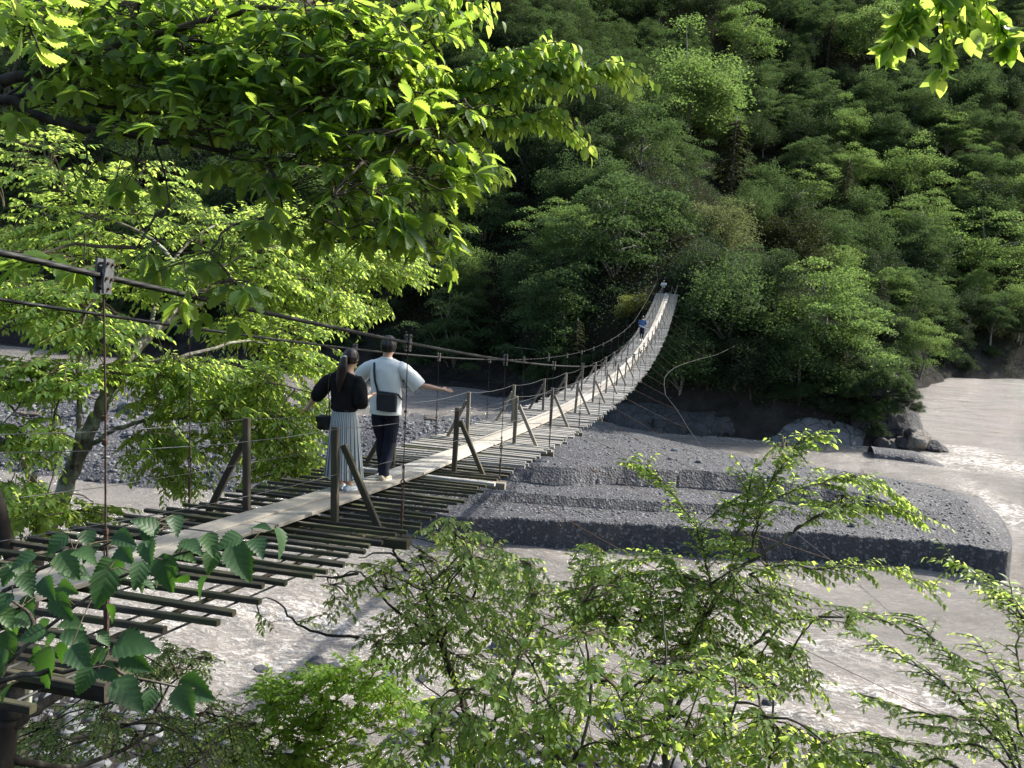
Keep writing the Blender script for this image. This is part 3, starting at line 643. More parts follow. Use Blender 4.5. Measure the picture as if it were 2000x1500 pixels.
# ================================================================== TREES OF THE FAR SLOPE
def quads_leaf(P, Nn, Dn, L, W, rnd):
    """bent diamond leaves: centre P, normal Nn, axis Dn"""
    S = np.cross(Nn, Dn); n = len(P)
    a = P-Dn*L[:, None]/2; c = P+Dn*L[:, None]/2-Nn*L[:, None]*0.12; b1 = P+S*W[:, None]/2+Nn*W[:, None]*.12; d1 = P-S*W[:, None]/2+Nn*W[:, None]*.12
    V = np.stack([a, b1, c, d1], 1).reshape(-1, 3); F = np.arange(n*4).reshape(n, 4)
    return V, F, np.repeat(rnd, 4)
def unit(v): return v/np.maximum(np.linalg.norm(v, axis=-1, keepdims=True), 1e-6)
def crown_broad(seed, nc=88, nl=300, H=9.0, R=3.9, flat=0.34, low=-0.6, lsize=0.17):
    r = np.random.default_rng(seed)
    d = unit(r.standard_normal((nc*3, 3))); d = d[d[:, 2] > low][:nc]; nc = len(d)
    rr = 0.38+0.62*r.random(nc)**0.6; lump = 1+0.25*r.standard_normal(nc)
    tips = d*np.array([R, R, H*0.38])*rr[:, None]*np.clip(lump, .6, 1.35)[:, None]+np.array([0, 0, H*0.57])
    cr = R*(0.15+0.13*r.random(nc))*(1.15-0.3*rr)
    P = []; RN = []; 
    for i in range(nc):
        m = int(nl*(cr[i]/(R*.24))**2); q = r.standard_normal((m, 3))*np.array([.55, .55, flat*.55])*cr[i]*1.35
        q[:, 2] -= 0.18*(q[:, 0]**2+q[:, 1]**2)/cr[i]            # clumps arch over
        P.append(q+tips[i]); RN.append(np.clip(0.5+0.22*r.standard_normal()+0.22*r.standard_normal(m), 0, 0.999))
    P = np.concatenate(P); RN = np.concatenate(RN); n = len(P)
    Nn = unit(r.standard_normal((n, 3))*0.55+np.array([0, 0, 0.9])); Dn = unit(np.cross(Nn, r.standard_normal((n, 3))))
    L = lsize*(0.7+0.8*r.random(n)); V, F, R_ = quads_leaf(P, Nn, Dn, L, L*0.55, RN)
    me = mesh_np('crown', V, F, None, rnd=R_)
    b = MB(); top = Vector((0.3*r.standard_normal(), .3*r.standard_normal(), H*.62)); base = Vector((0, 0, -1.5))
    trunk = [base.lerp(top, t)+Vector((.18*math.sin(t*5+seed), .15*math.cos(t*4), 0)) for t in np.linspace(0, 1, 7)]
    b.tube(trunk, [.24, .2, .17, .15, .12, .09, .05], 7)
    for i in r.choice(nc, min(nc, 16), replace=False):
        s = trunk[3+int(r.integers(0, 4))]; e = Vector(tips[i]); mid = s.lerp(e, .5)+Vector((0, 0, .25)); b.tube([s, mid, e], [.07, .05, .02], 5, cap=False)
    return me, b.mesh('trunk', None, True)
def crown_conifer(seed, H=12.5, R=2.9):
    r = np.random.default_rng(seed); P = []; Dd = []; Nn = []; b = MB()
    b.tube([(0, 0, -1.5), (0.05, 0, H*.5), (0, .05, H)], [.26, .15, .03], 7)
    for i in range(95):
        z = H*(0.16+0.82*(i/95)); a = i*2.4+r.random()*.6; L = R*(1-(z/H-.16)/.9)**0.8*(.75+.4*r.random())+.25
        m = int(60*L); t = r.random(m)**.7; droop = -0.22*t*L-0.25*t*t*L*.5
        w_ = (r.random(m)-.5)*0.55*L*(1-.55*t)*1.0; ca, sa = math.cos(a), math.sin(a)
        P.append(np.stack([ca*t*L-sa*w_, sa*t*L+ca*w_, z+droop+.06*r.standard_normal(m)], 1))
        dd = np.stack([ca-sa*np.sign(w_)*.8, sa+ca*np.sign(w_)*.8, -.35+0*t], 1)+.2*r.standard_normal((m, 3)); Dd.append(dd)
        b.tube([(0, 0, z), (ca*L*.5, sa*L*.5, z-.1*L), (ca*L*.95, sa*L*.95, z-.32*L)], [.04, .025, .01], 4, cap=False)
    P = np.concatenate(P); Dd = unit(np.concatenate(Dd)); n = len(P)
    up = unit(r.standard_normal((n, 3))*.4+np.array([0, 0, 1.])); Nn = unit(up-Dd*(up*Dd).sum(1, keepdims=True))
    L = .30*(.6+.8*r.random(n)); V, F, R_ = quads_leaf(P, Nn, Dd, L, L*.33, np.clip(.5+.25*r.standard_normal(n), 0, .999))
    return mesh_np('crown', V, F, None, rnd=R_), b.mesh('trunk', None, True)
BROAD = [crown_broad(101+k, nc=(64, 88)[k % 2], nl=(330, 300)[k % 2], H=9+k % 2, R=3.7+.3*(k % 3), flat=(.17, .32)[k % 2]) for k in range(5)]
DARK = [crown_broad(201+k, nc=90, nl=190, H=8.5, R=3.4, flat=.62, low=-.7, lsize=.20) for k in range(3)]
CONI = [crown_conifer(301+k, 12+k, 2.8+.2*k) for k in range(2)]
for me, tr in BROAD+DARK+CONI: me.materials.append(M['far_broad']); tr.materials.append(M['bark_pale'])
BUSH = [crown_broad(401+k, nc=40, nl=200, H=4.0, R=2.2, flat=.5, low=-.8, lsize=.18) for k in range(2)]
for me, tr in BUSH: me.materials.append(M['far_broad']); tr.materials.append(M['bark_dark'])
KIND = {'broadleaf_tree': (BROAD, 4.0, 9.5), 'evergreen_tree': (DARK, 3.4, 8.5), 'conifer_tree': (CONI, 2.9, 12.5), 'bush': (BUSH, 2.3, 4.0)}
def far_tree(kind, p, s, mat, label, group=None, cat='tree', var=None, rz=None, sz=1.0, name=None, trunk=True):
    lst = KIND[kind][0]; me, tr = lst[(random.randrange(len(lst)) if var is None else var) % len(lst)]
    t = thing(name or kind, label, cat, p, group); t.rotation_euler = (random.uniform(-.05, .05), random.uniform(-.05, .05), random.uniform(0, 6.28) if rz is None else rz)
    t.scale = (s, s, s*sz)
    c = put('crown', me, t); c.material_slots[0].link = 'OBJECT'; c.material_slots[0].material = M[mat]
    if trunk: put('trunk', tr, t)
    return t
def ground_hit(u, v, lo=60, hi=330):
    r = ray(u, v); ts = np.arange(lo, hi, .5); P = CAM+ts[:, None]*r; h = hill_h(P[:, 0], P[:, 1]); k = np.argmax(P[:, 2] < h)
    return P[k] if (P[:, 2] < h).any() else None
# trees one can single out: crown centre (u, v), crown width in px, kind, colour, label
KEY = [(1340, 185, 230, 'broadleaf_tree', 'far_bright', 'tall bright green broadleaf tree standing high on the slope above the bridge end'),
       (1600, 600, 235, 'broadleaf_tree', 'far_bright', 'spreading yellow-green tree leaning out over the dark cliff'),
       (1405, 440, 125, 'evergreen_tree', 'far_cream', 'pale cream-flowering rounded tree above the right side of the bridge end'),
       (1240, 592, 74, 'bush', 'far_yellow', 'small yellow-green tree beside the left edge of the far bridge end'),
       (1620, 520, 130, 'broadleaf_tree', 'far_bright', 'fresh green tree with upright crown just above the spreading yellow-green one'),
       (1770, 350, 150, 'broadleaf_tree', 'far_bright', 'slanting bright green crown on the ridge at the right'),
       (1570, 365, 130, 'broadleaf_tree', 'far_bright', 'bright green tree on the ridge above the dark conifers'),
       (1915, 480, 190, 'broadleaf_tree', 'far_bright', 'broad bright green tree over the river bend at the right edge'),
       (1430, 335, 150, 'conifer_tree', 'far_conifer', 'brownish dark conifer standing right of the tall bright green tree'),
       (1090, 600, 210, 'broadleaf_tree', 'far_broad', 'rounded green tree at the foot of the slope left of the bridge end'),
       (1215, 440, 260, 'broadleaf_tree', 'far_broad', 'wide layered green tree above the bridge end'),
       (880, 640, 190, 'broadleaf_tree', 'far_broad', 'layered green tree over the shaded shore behind the walkers'),
       (1425, 580, 190, 'evergreen_tree', 'far_broad', 'dull green dense tree right of the far bridge end'),
       (1700, 70, 150, 'broadleaf_tree', 'far_bright', 'light green tree near the top of the picture left of the hanging leaves'),
       (1450, 70, 150, 'broadleaf_tree', 'far_bright', 'light green crown near the top above the tall bright green tree'),
       (1180, 370, 150, 'broadleaf_tree', 'far_broad', 'mid-green tree on the slope above the wide layered tree'),
       (940, 420, 170, 'broadleaf_tree', 'far_broad', 'soft green layered tree at the shaded foot of the slope'),
       (1540, 470, 150, 'evergreen_tree', 'far_conifer', 'brown-green dense evergreen between the cream tree and the fresh green tree'),
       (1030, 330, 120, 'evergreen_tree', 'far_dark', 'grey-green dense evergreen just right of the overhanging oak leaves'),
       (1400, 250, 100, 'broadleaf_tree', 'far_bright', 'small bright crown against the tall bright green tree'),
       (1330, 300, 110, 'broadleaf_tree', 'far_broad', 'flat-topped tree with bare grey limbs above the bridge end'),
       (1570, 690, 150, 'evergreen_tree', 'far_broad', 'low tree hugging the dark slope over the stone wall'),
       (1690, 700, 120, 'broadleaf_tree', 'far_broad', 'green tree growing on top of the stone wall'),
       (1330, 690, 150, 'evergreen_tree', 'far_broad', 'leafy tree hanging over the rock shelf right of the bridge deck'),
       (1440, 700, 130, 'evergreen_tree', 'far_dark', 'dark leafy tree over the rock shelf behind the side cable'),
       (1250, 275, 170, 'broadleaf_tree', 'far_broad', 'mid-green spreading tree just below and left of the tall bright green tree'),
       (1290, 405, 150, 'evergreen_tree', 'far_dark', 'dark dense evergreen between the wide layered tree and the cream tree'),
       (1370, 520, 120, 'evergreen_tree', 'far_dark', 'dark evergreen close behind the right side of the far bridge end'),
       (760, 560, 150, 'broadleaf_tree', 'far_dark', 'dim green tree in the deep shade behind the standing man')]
TREES = []   # (kind, p, s, mat, label, group, crown radius, height, key)
for u, v, wpx, kind, mat, lab in KEY:
    R0, H0 = KIND[kind][1], KIND[kind][2]
    g = ground_hit(u, v+wpx*0.32)
    if g is None: continue
    dep = float(np.dot(g-CAM, FX)); s = wpx/2*dep/FPX/R0
    base = np.array(g); top = at(u, v, dep-1.0)                 # crown centre pulled off the slope
    p = np.array([top[0], top[1], top[2]-H0*s*0.62]); hz = float(hill_h(np.array([p[0]]), np.array([p[1]]))[0])
    TREES.append([kind, p, s, mat, lab, None, R0*s, H0*s, True])
lab_for = {('broadleaf_tree', 'far_broad'): 'mid-green leafy tree among many on the forested slope across the river', ('broadleaf_tree', 'far_bright'): 'lighter fresh green tree scattered among darker ones on the far slope',
           ('evergreen_tree', 'far_dark'): 'dense dark evergreen tree on the shaded slope across the river', ('conifer_tree', 'far_conifer'): 'dark brownish conifer growing among the broadleaf trees of the far slope', ('evergreen_tree', 'far_broad'): 'dull green rounded evergreen tree on the far slope',
           ('bush', 'far_dark'): 'low dark bush at the foot of the far slope', ('bush', 'far_broad'): 'low green bush at the foot of the far slope'}
cand = []
y = 82.0
gx, gy = [], []
while y < 300:
    st = 4.6 if y < 130 else 5.6 if y < 190 else 7.5
    for x in np.arange(-150, 190, st): gx.append(x+random.uniform(-.45, .45)*st); gy.append(y+random.uniform(-.45, .45)*st)
    y += st
gx = np.array(gx); gy = np.array(gy); d = bank_dist(gx, gy); ap = 9*sstep(-gx, 6, 22); hz = hill_h(gx, gy)
ok = (d-ap > .7) & ~((gx > 14) & (gy < 96)) & ~((np.abs(gx) < 2.6) & (gy < 94)); gx, gy, hz, dd = gx[ok], gy[ok], hz[ok], (d-ap)[ok]
u, v, dep = project(np.stack([gx, gy, hz+5], 1)); ok = (dep > 0) & (u > -150) & (u < 2150) & (v > -160) & (v < 1000)
for x, y_, z, d_ in zip(gx[ok], gy[ok], hz[ok], dd[ok]):
    n = float(fbm(np.array(x/22), np.array(y_/22), 12.0)); q = random.random()+n*.5-.22*(z > 45)+.12*(z < 12)
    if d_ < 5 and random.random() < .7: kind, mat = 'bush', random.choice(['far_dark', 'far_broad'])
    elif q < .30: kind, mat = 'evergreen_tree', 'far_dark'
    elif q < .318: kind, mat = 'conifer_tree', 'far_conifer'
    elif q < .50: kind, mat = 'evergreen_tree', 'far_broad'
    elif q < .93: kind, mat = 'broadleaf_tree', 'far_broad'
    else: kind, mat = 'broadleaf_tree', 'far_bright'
    R0, H0 = KIND[kind][1], KIND[kind][2]; s = random.uniform(.85, 1.55)*(1 if y_ < 190 else 1.15)*(.8 if d_ < 8 else 1)*(.75 if kind == 'conifer_tree' else 1)
    p = np.array([x, y_, z-.4])
    # keep clear of the single trees' crowns seen from the bridge
    bad = False
    c = p+[0, 0, H0*s*.6]; cu, cv, cz = project(c)
    for t in TREES:
        if not t[8]: break
        kc = t[1]+[0, 0, t[7]*.62]; ku, kv, kz = project(kc); rr = t[6]*FPX/kz[0]
        if cz[0] < kz[0]+2 and abs(cu[0]-ku[0]) < rr*.85+R0*s*FPX/cz[0]*.35 and abs(cv[0]-kv[0]) < rr*.6+R0*s*FPX/cz[0]*.3: bad = True; break
    if kind == 'broadleaf_tree' and z < 22 and random.random() < .22: mat = 'far_bright'
    if not bad: cand.append([kind, p, s, mat, lab_for[(kind, mat)], 'trees of the far slope', R0*s, H0*s, False])
TREES += cand
# leave out what the photograph shows nothing of: hidden wholly behind nearer crowns or the spur
W_, H_ = 250, 188; buf = np.full((H_, W_), 0, bool)
order = sorted(range(len(TREES)), key=lambda i: float(np.dot(TREES[i][1]-CAM, FX)))
yy, xx = np.mgrid[0:H_, 0:W_]; keep_t = []
for i in order:
    t = TREES[i]; c = t[1]+[0, 0, t[7]*.6]; cu, cv, cz = project(c); rx = t[6]*FPX/cz[0]/8*.8; ry = t[7]*.36*FPX/cz[0]/8; cu, cv = cu[0]/8, cv[0]/8
    x0, x1, y0, y1 = int(max(0, cu-rx)), int(min(W_, cu+rx+1)), int(max(0, cv-ry)), int(min(H_, cv+ry+1))
    if x1 <= x0 or y1 <= y0: continue
    sub = ((xx[y0:y1, x0:x1]-cu)/rx)**2+((yy[y0:y1, x0:x1]-cv)/ry)**2 < 1
    vis = (sub & ~buf[y0:y1, x0:x1]).sum(); tot = math.pi*rx*ry
    ts = np.linspace(.5, .97, 40)[:, None]; L = CAM+(c+[0, 0, t[7]*.3]-CAM)*ts
    if (hill_h(L[:, 0], L[:, 1]) > L[:, 2]).any() and not t[8]: continue
    if not t[8] and cu*8 < 420 and cv*8 < 420 and i % 2: continue
    if t[8] or vis > .14*tot: keep_t.append(i); buf[y0:y1, x0:x1] |= sub
SHORT = ['tall bright green tree', 'spreading yellow-green tree', 'cream-flowering tree', 'yellow-green bush at bridge end', 'fresh upright tree', 'slanting ridge tree', 'bright tree over dark conifers', 'broad tree at river bend', 'brownish conifer',
         'rounded tree left of bridge end', 'wide layered tree', 'layered shore tree', 'dull tree right of bridge end', 'light top-edge tree', 'light crown near top', 'mid-slope green tree', 'soft green foot-slope tree', 'brown-green evergreen', 'grey-green evergreen',
         'small bright crown', 'flat-topped tree', 'low cliff tree', 'tree on the stone wall', 'tree over rock shelf', 'dark rock-shelf tree', 'spreading mid-slope tree', 'dark mid-slope evergreen', 'dark bridge-end evergreen', 'dim shaded tree']
WHAT = {('broadleaf_tree', 'far_broad'): 'mid-green leafy tree', ('broadleaf_tree', 'far_bright'): 'fresh light green tree', ('evergreen_tree', 'far_dark'): 'dense dark evergreen', ('conifer_tree', 'far_conifer'): 'dark pointed conifer', ('evergreen_tree', 'far_broad'): 'dull rounded evergreen', ('bush', 'far_dark'): 'low dark bush', ('bush', 'far_broad'): 'low green bush'}
_marks = [(u, v, SHORT[k]) for k, (u, v, *_r) in enumerate(KEY)]+[(1600, 850, 'pale rock outcrop'), (1700, 790, 'stone wall'), (1295, 560, 'far bridge end')]
_seen = {}; ORD = ['', 'second ', 'third ', 'fourth ', 'fifth ', 'sixth ', 'seventh ', 'eighth ', 'ninth ', 'tenth ', 'eleventh ', 'twelfth ', 'thirteenth ', 'fourteenth ', 'fifteenth ', 'sixteenth ']
def _near_mark(i):
    t = TREES[i]; cu, cv, cz = project(t[1]+[0, 0, t[7]*.6]); cu, cv = float(cu[0]), float(cv[0])
    m = min(_marks, key=lambda q: (q[0]-cu)**2+(q[1]-cv)**2); return cu, cv, m, math.hypot(m[0]-cu, m[1]-cv)
for i in sorted([i for i in keep_t if not TREES[i][8]], key=lambda i: _near_mark(i)[3]):
    cu, cv, m, _d = _near_mark(i); a = math.degrees(math.atan2(m[1]-cv, cu-m[0])) % 360
    rel = ['right of', 'above and right of', 'above', 'above and left of', 'left of', 'below and left of', 'below', 'below and right of'][int((a+22.5)//45) % 8]
    lab = ('small ' if TREES[i][2] < .98 else 'large ')+'%s %s the %s' % (WHAT[(TREES[i][0], TREES[i][3])], rel, m[2]); n_ = _seen.get(lab, 0); _seen[lab] = n_+1
    lab = (ORD[min(n_, 15)]+lab+(', counted outwards' if n_ else '')); TREES[i][4] = lab if len(lab.split()) <= 16 else lab.replace(', counted outwards', '')
cnt = {}
for i in keep_t:
    kind, p, s, mat, lab, grp, *_ = TREES[i]
    far_tree(kind, p, s, mat, lab, grp, 'bush' if kind == 'bush' else 'tree', sz=random.uniform(.9, 1.15) if grp else 1.0); cnt[kind] = cnt.get(kind, 0)+1
print('far trees', cnt, 'of', len(TREES))
# bushes that hang over the foot of the slope and the point
def edge_bushes():
    pos = []
    for (x0, y0), (x1, y1) in zip(BANK[2:11], BANK[3:12]):
        n = max(1, int(math.hypot(x1-x0, y1-y0)/2.6))
        for k in range(n): t = (k+random.random())/n; pos.append((x0+(x1-x0)*t+random.uniform(-.5, .5), y0+(y1-y0)*t+random.uniform(1.2, 4.5)+(9*float(sstep(-(x0+(x1-x0)*t), 6, 22)))))
    pos += [(15.5, 81.5), (17, 82.5), (19, 82.5), (20.5, 83.5), (16.5, 84), (13, 80.5), (11, 80), (18.5, 81.3)]
    return pos
for u_, v_, s_, m_ in [(1690, 815, .42, 'far_broad'), (1735, 800, .5, 'far_broad'), (1640, 800, .45, 'far_dark'), (1715, 845, .4, 'far_dark'), (1660, 765, .55, 'far_broad'), (1765, 790, .3, 'far_dark'), (1600, 790, .5, 'far_dark'), (1540, 770, .45, 'far_dark'), (1700, 760, .5, 'far_dark'), (1480, 790, .4, 'far_dark'), (1420, 790, .5, 'far_dark'), (1750, 752, .5, 'far_broad'), (1778, 775, .4, 'far_dark'), (1790, 800, .3, 'far_dark'), (1720, 745, .6, 'far_broad')]:
    p = at_y(u_, v_, 80.2); far_tree('bush', (p[0], p[1], p[2]-2.2*s_), s_, m_, 'small bush clinging to the rock face below the stone wall', 'bushes on the rock face of the point', 'bush', sz=1.25, trunk=False)
for k, (x, y_) in enumerate(edge_bushes()):
    if abs(x) < 2.2: continue
    z = float(hill_h(np.array([x]), np.array([y_]))[0]); lm = min(_marks, key=lambda q: (q[0]-float(project(np.array([x, y_, z]))[0][0]))**2+(q[1]-float(project(np.array([x, y_, z]))[1][0]))**2)
    far_tree('bush', (x, y_, z-.5), random.uniform(.55, 1.0), random.choice(['far_dark', 'far_dark', 'far_broad']), 'low %s bush rooted at the rocky waterline of the far bank' % ('round' if k % 2 else 'spreading'), 'waterline bushes of the far bank', 'bush')
# undergrowth that closes the gaps between the trunks
def undergrowth(n):
    x = RNG.uniform(-140, 150, n); y = 80+150*RNG.random(n)**1.4; d = bank_dist(x, y)-9*sstep(-x, 6, 22); k = (d > 1.2) & ~((np.abs(x) < 2) & (y < 93)); x, y = x[k], y[k]
    u, v, dep = project(np.stack([x, y, hill_h(x, y)], 1)); k = (u > -100) & (u < 2100) & (v > -60); x, y = x[k], y[k]
    m = 9; x = np.repeat(x, m)+.5*RNG.standard_normal(len(x)*m); y = np.repeat(y, m)+.5*RNG.standard_normal(len(y)*m)
    P = np.stack([x, y, hill_h(x, y)+.15+.9*RNG.random(len(x))], 1); q = len(P)
    Nn = unit(RNG.standard_normal((q, 3))*.6+np.array([0, -.3, .8])); Dn = unit(np.cross(Nn, RNG.standard_normal((q, 3)))); L = .35*(.6+.8*RNG.random(q))
    V, F, R_ = quads_leaf(P, Nn, Dn, L, L*.5, RNG.random(q)); tag(put('undergrowth', mesh_np('undergrowth', V, F, M['far_dark'], rnd=R_)), kind='stuff')
undergrowth(34000)

# ================================================================== THE SUSPENSION BRIDGE
BAY = 3.9; NB = 22
def _dz(i):
    if i <= 0: return 2.45-0.40*i
    if i == 1: return 1.93
    if i == 2: return 1.56
    t = i-10.488; return 0.02388*t*t+0.00022*t**3
def deck_z(y):
    i = y/BAY; a = math.floor(i); f = i-a; return _dz(a)*(1-f)+_dz(a+1)*f
_far_v = {14: 635, 15: 624, 16: 612, 17: 600, 18: 588, 19: 576, 20: 566, 21: 556, 22: 545}
_far_u = {14: 1227, 15: 1237, 16: 1245, 17: 1253, 18: 1259, 19: 1265, 20: 1270, 21: 1274, 22: 1278}
def _cz(i):
    t = i-10.80126; z = 0.02379*t*t-0.00011*t**3+1.222
    if i >= 14:
        b = float(at_y(_far_u[min(int(i), 22)], _far_v[min(int(i), 22)], min(i, 22)*BAY)[2]); return b if i > 15 else (z+b)/2
    return z
def cable_z(y):
    i = y/BAY; a = math.floor(i); f = i-a
    p = [_cz(a+k) for k in (-1, 0, 1, 2)]                     # Catmull-Rom
    return 0.5*((2*p[1])+(-p[0]+p[2])*f+(2*p[0]-5*p[1]+4*p[2]-p[3])*f*f+(-p[0]+3*p[1]-3*p[2]+p[3])*f**3)
BR = thing('suspension_bridge', 'narrow wooden suspension bridge with slatted deck and pale plank walkway crossing the muddy river', 'bridge', (0, 0, 0))
XC = 1.07                                                       # half spacing of the main cables and hangers
# slats: 16 to a bay
slat_len = 2.24
def slat_mesh(mat, k):
    r = random.Random(k); b = MB(); L = slat_len/2
    b.bar((-L+r.uniform(-.05, .03), 0, 0), (L+r.uniform(-.05, .05), r.uniform(-.01, .01), 0), (.043 if mat == 'slat_moss_shade' else .066)+r.uniform(-.006, .006), .033 if mat == 'slat_moss_shade' else .045)
    return b.mesh('deck_slat', M[mat])
SL = {m: [slat_mesh(m, k) for k in range(7)] for m in ('slat_moss_shade', 'slat')}
ny = int((NB*BAY+5.6)/(BAY/16)); nparts = 0; rest = []
for k in range(ny+1):
    y = -5.4+k*BAY/16; z = deck_z(y)-0.026
    if y > NB*BAY+0.1: break
    if nparts < 296:
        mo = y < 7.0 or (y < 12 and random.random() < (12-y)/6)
        o = put('deck_slat', random.choice(SL['slat_moss_shade' if mo else 'slat']), BR, (random.gauss(0, .035), y+random.gauss(0, .014), z+random.uniform(-.006, .006)))
        o.rotation_euler = (random.uniform(-.06, .06)+math.atan((deck_z(y+.3)-deck_z(y-.3))/.6), random.uniform(-.012, .012), random.gauss(0, .014)+(math.pi if random.random() < .5 else 0)); nparts += 1
    else: rest.append((y, z))
b = MB()
for y, z in rest:
    e = random.uniform(-.05, .05); b.bar((-1.12+e, y+random.uniform(-.01, .01), z+random.uniform(-.006, .006)), (1.12+e, y, z), random.uniform(.09, .12), .046)
tag(b.build('far_deck_slats', M['slat'], BR), kind='stuff')
# cross beams, posts, braces
bmm = {m: MB().bar((-1.16, 0, 0), (1.16, 0, 0), .085, .09).mesh('cross_beam', M[m]) for m in ('slat_moss_shade', 'post_far')}
HP = 0.87
def post_mesh(m, s, k):
    r = random.Random(k); b = MB(); b.bar((0, 0, -.16), (0.02*r.uniform(-1, 1)*0.8, 0.02*r.uniform(-1, 1), HP), .064, .058, up=(0, 1, 0)); return b.mesh('guard_post', M[m])
def brace_mesh(m, s): return MB().bar((0.045*s, .05, .70), (0.44*s, .05, -.10), .06, .048, up=(0, 1, 0)).mesh('brace', M[m])
PM = {(m, k): post_mesh(m, 1, k) for m in ('post', 'post_far') for k in range(3)}; BM_ = {(m, s): brace_mesh(m, s) for m in ('post', 'post_far') for s in (-1, 1)}
for i in range(0, NB+1):
    y = i*BAY; z = deck_z(y); m = 'post' if i < 3 else 'post_far'
    put('cross_beam', bmm['slat_moss_shade' if i < 2 else 'post_far'], BR, (0, y, z-.11)); 
    o = put('cross_beam', bmm['slat_moss_shade' if i < 2 else 'post_far'], BR, (0.02, y-.115, z-.112-(deck_z(y+.1)-deck_z(y-.1))*.5))
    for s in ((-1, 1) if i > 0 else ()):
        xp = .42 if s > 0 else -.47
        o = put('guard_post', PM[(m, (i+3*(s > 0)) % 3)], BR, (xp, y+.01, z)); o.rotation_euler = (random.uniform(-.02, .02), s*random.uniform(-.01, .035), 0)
        put('brace', BM_[(m, s)], BR, (xp, y+.012, z))
# longitudinal deck cables
for x in (-1.0, -.72, -.30, .28, .70, 1.0):
    b = MB(); b.tube([(x, y, deck_z(y)-.062) for y in np.arange(-5.4, NB*BAY+.1, BAY/4)], .007, 5); b.build('deck_cable', M['cable'], BR)
for x in (-.82, .8):
    b = MB(); b.tube([(x, y, deck_z(y)-.075) for y in np.arange(-5.4, NB*BAY+.1, BAY/4)], .016, 5); b.build('deck_cable', M['bark_dark'] if False else M['post'], BR)
# walkway boards, two abreast, with staggered joints
def board_mesh(k, L, tilt):
    b = MB(); r = random.Random(k); b.bar((r.uniform(-.006, .006), 0, 0), (r.uniform(-.008, .008), L-.012, 0), .226, .034); return b.mesh('walkway_board', M['board'])
for s, off in ((-1, 0.0), (1, BAY*.5)):
    y = -5.2+off*.3; k = 0
    while y < NB*BAY:
        L = min(BAY, NB*BAY+.2-y); 
        y1 = y+L; o = put('walkway_board', board_mesh(k*2+s, L, 0), BR, (s*.117+random.uniform(-.008, .008), y, deck_z(y)+.024+random.uniform(0, .006)+(.004 if s > 0 else 0)))
        o.rotation_euler = (math.atan2(deck_z(y1)-deck_z(y), L), random.uniform(-.012, .012), random.uniform(-.003, .003)); y = y1; k += 1
# guard wires strung from post to post with a slight sag
for s in (-1, 1):
    xp = .42+.038 if s > 0 else -.47-.038
    for h in (.86, .44):
        pts = []
        for i in range(-1, NB):
            for t in (0, .25, .5, .75): y = (i+t)*BAY; pts.append((xp+.01*math.sin(y), y, deck_z(i*BAY)*(1-t)+deck_z((i+1)*BAY)*t+h-.05*4*t*(1-t)*(1 if h > .6 else .6)))
        b = MB(); b.tube(pts, .0028, 4); b.build('guard_wire', M['steel'], BR)
# main cables: twisted strand near the viewer
for s in (-1, 1):
    ys = np.concatenate([np.arange(-6, 15, .045), np.arange(15, 40, .5), np.arange(40, 86, 1.3), [85.8]]); V = []; n = 12
    for y in ys:
        z = cable_z(y); R_ = .0118
        for k in range(n):
            a = 2*math.pi*k/n+y*9.0; r = R_*(1+.24*math.cos(6*(a-y*9.0)))
            V.append((s*XC+r*math.cos(a), y, z+r*math.sin(a)))
    ni = len(ys); F = [(i*n+k, i*n+(k+1) % n, (i+1)*n+(k+1) % n, (i+1)*n+k) for i in range(ni-1) for k in range(n)]
    put('main_cable', mesh_np('main_cable', V, F, M['cable'], smooth=False), BR)
    e = Vector((s*XC, 85.8, cable_z(85.8))); b = MB(); b.tube([e, (s*1.4, 88, e.z+1.1), (s*2.0, 90.2, e.z+1.9)], .018, 6); b.build('back_stay', M['cable'], BR)
# hangers
def clamp_meshes():
    a = MB(); pf = [(-.030, .085), (.030, .085), (.034, .02), (.026, -.02), (.030, -.085), (-.024, -.085), (-.034, -.02), (-.026, .02)]
    for x0 in (-.030, .016):
        V = [(x0, y, z) for y, z in pf]+[(x0+.014, y, z) for y, z in pf]; n = 8
        a._add(V, [tuple(range(n)), tuple(range(2*n-1, n-1, -1))]+[(i+n, (i+1) % n+n, (i+1) % n, i) for i in range(n)])
    bl = MB()
    for y, z in ((-.017, .06), (.017, .06), (-.018, -.012), (.018, -.012), (0, -.06)):
        bl.tube([(-.042, y, z), (.042, y, z)], .0075, 6)
    return a.mesh('clamp', M['steel']), bl.mesh('bolt', M['rust'])
CL, BO = clamp_meshes()
CLf = MB().bar((0, 0, -.085), (0, 0, .085), .05, .058, up=(0, 1, 0)).mesh('clamp', M['steel'])
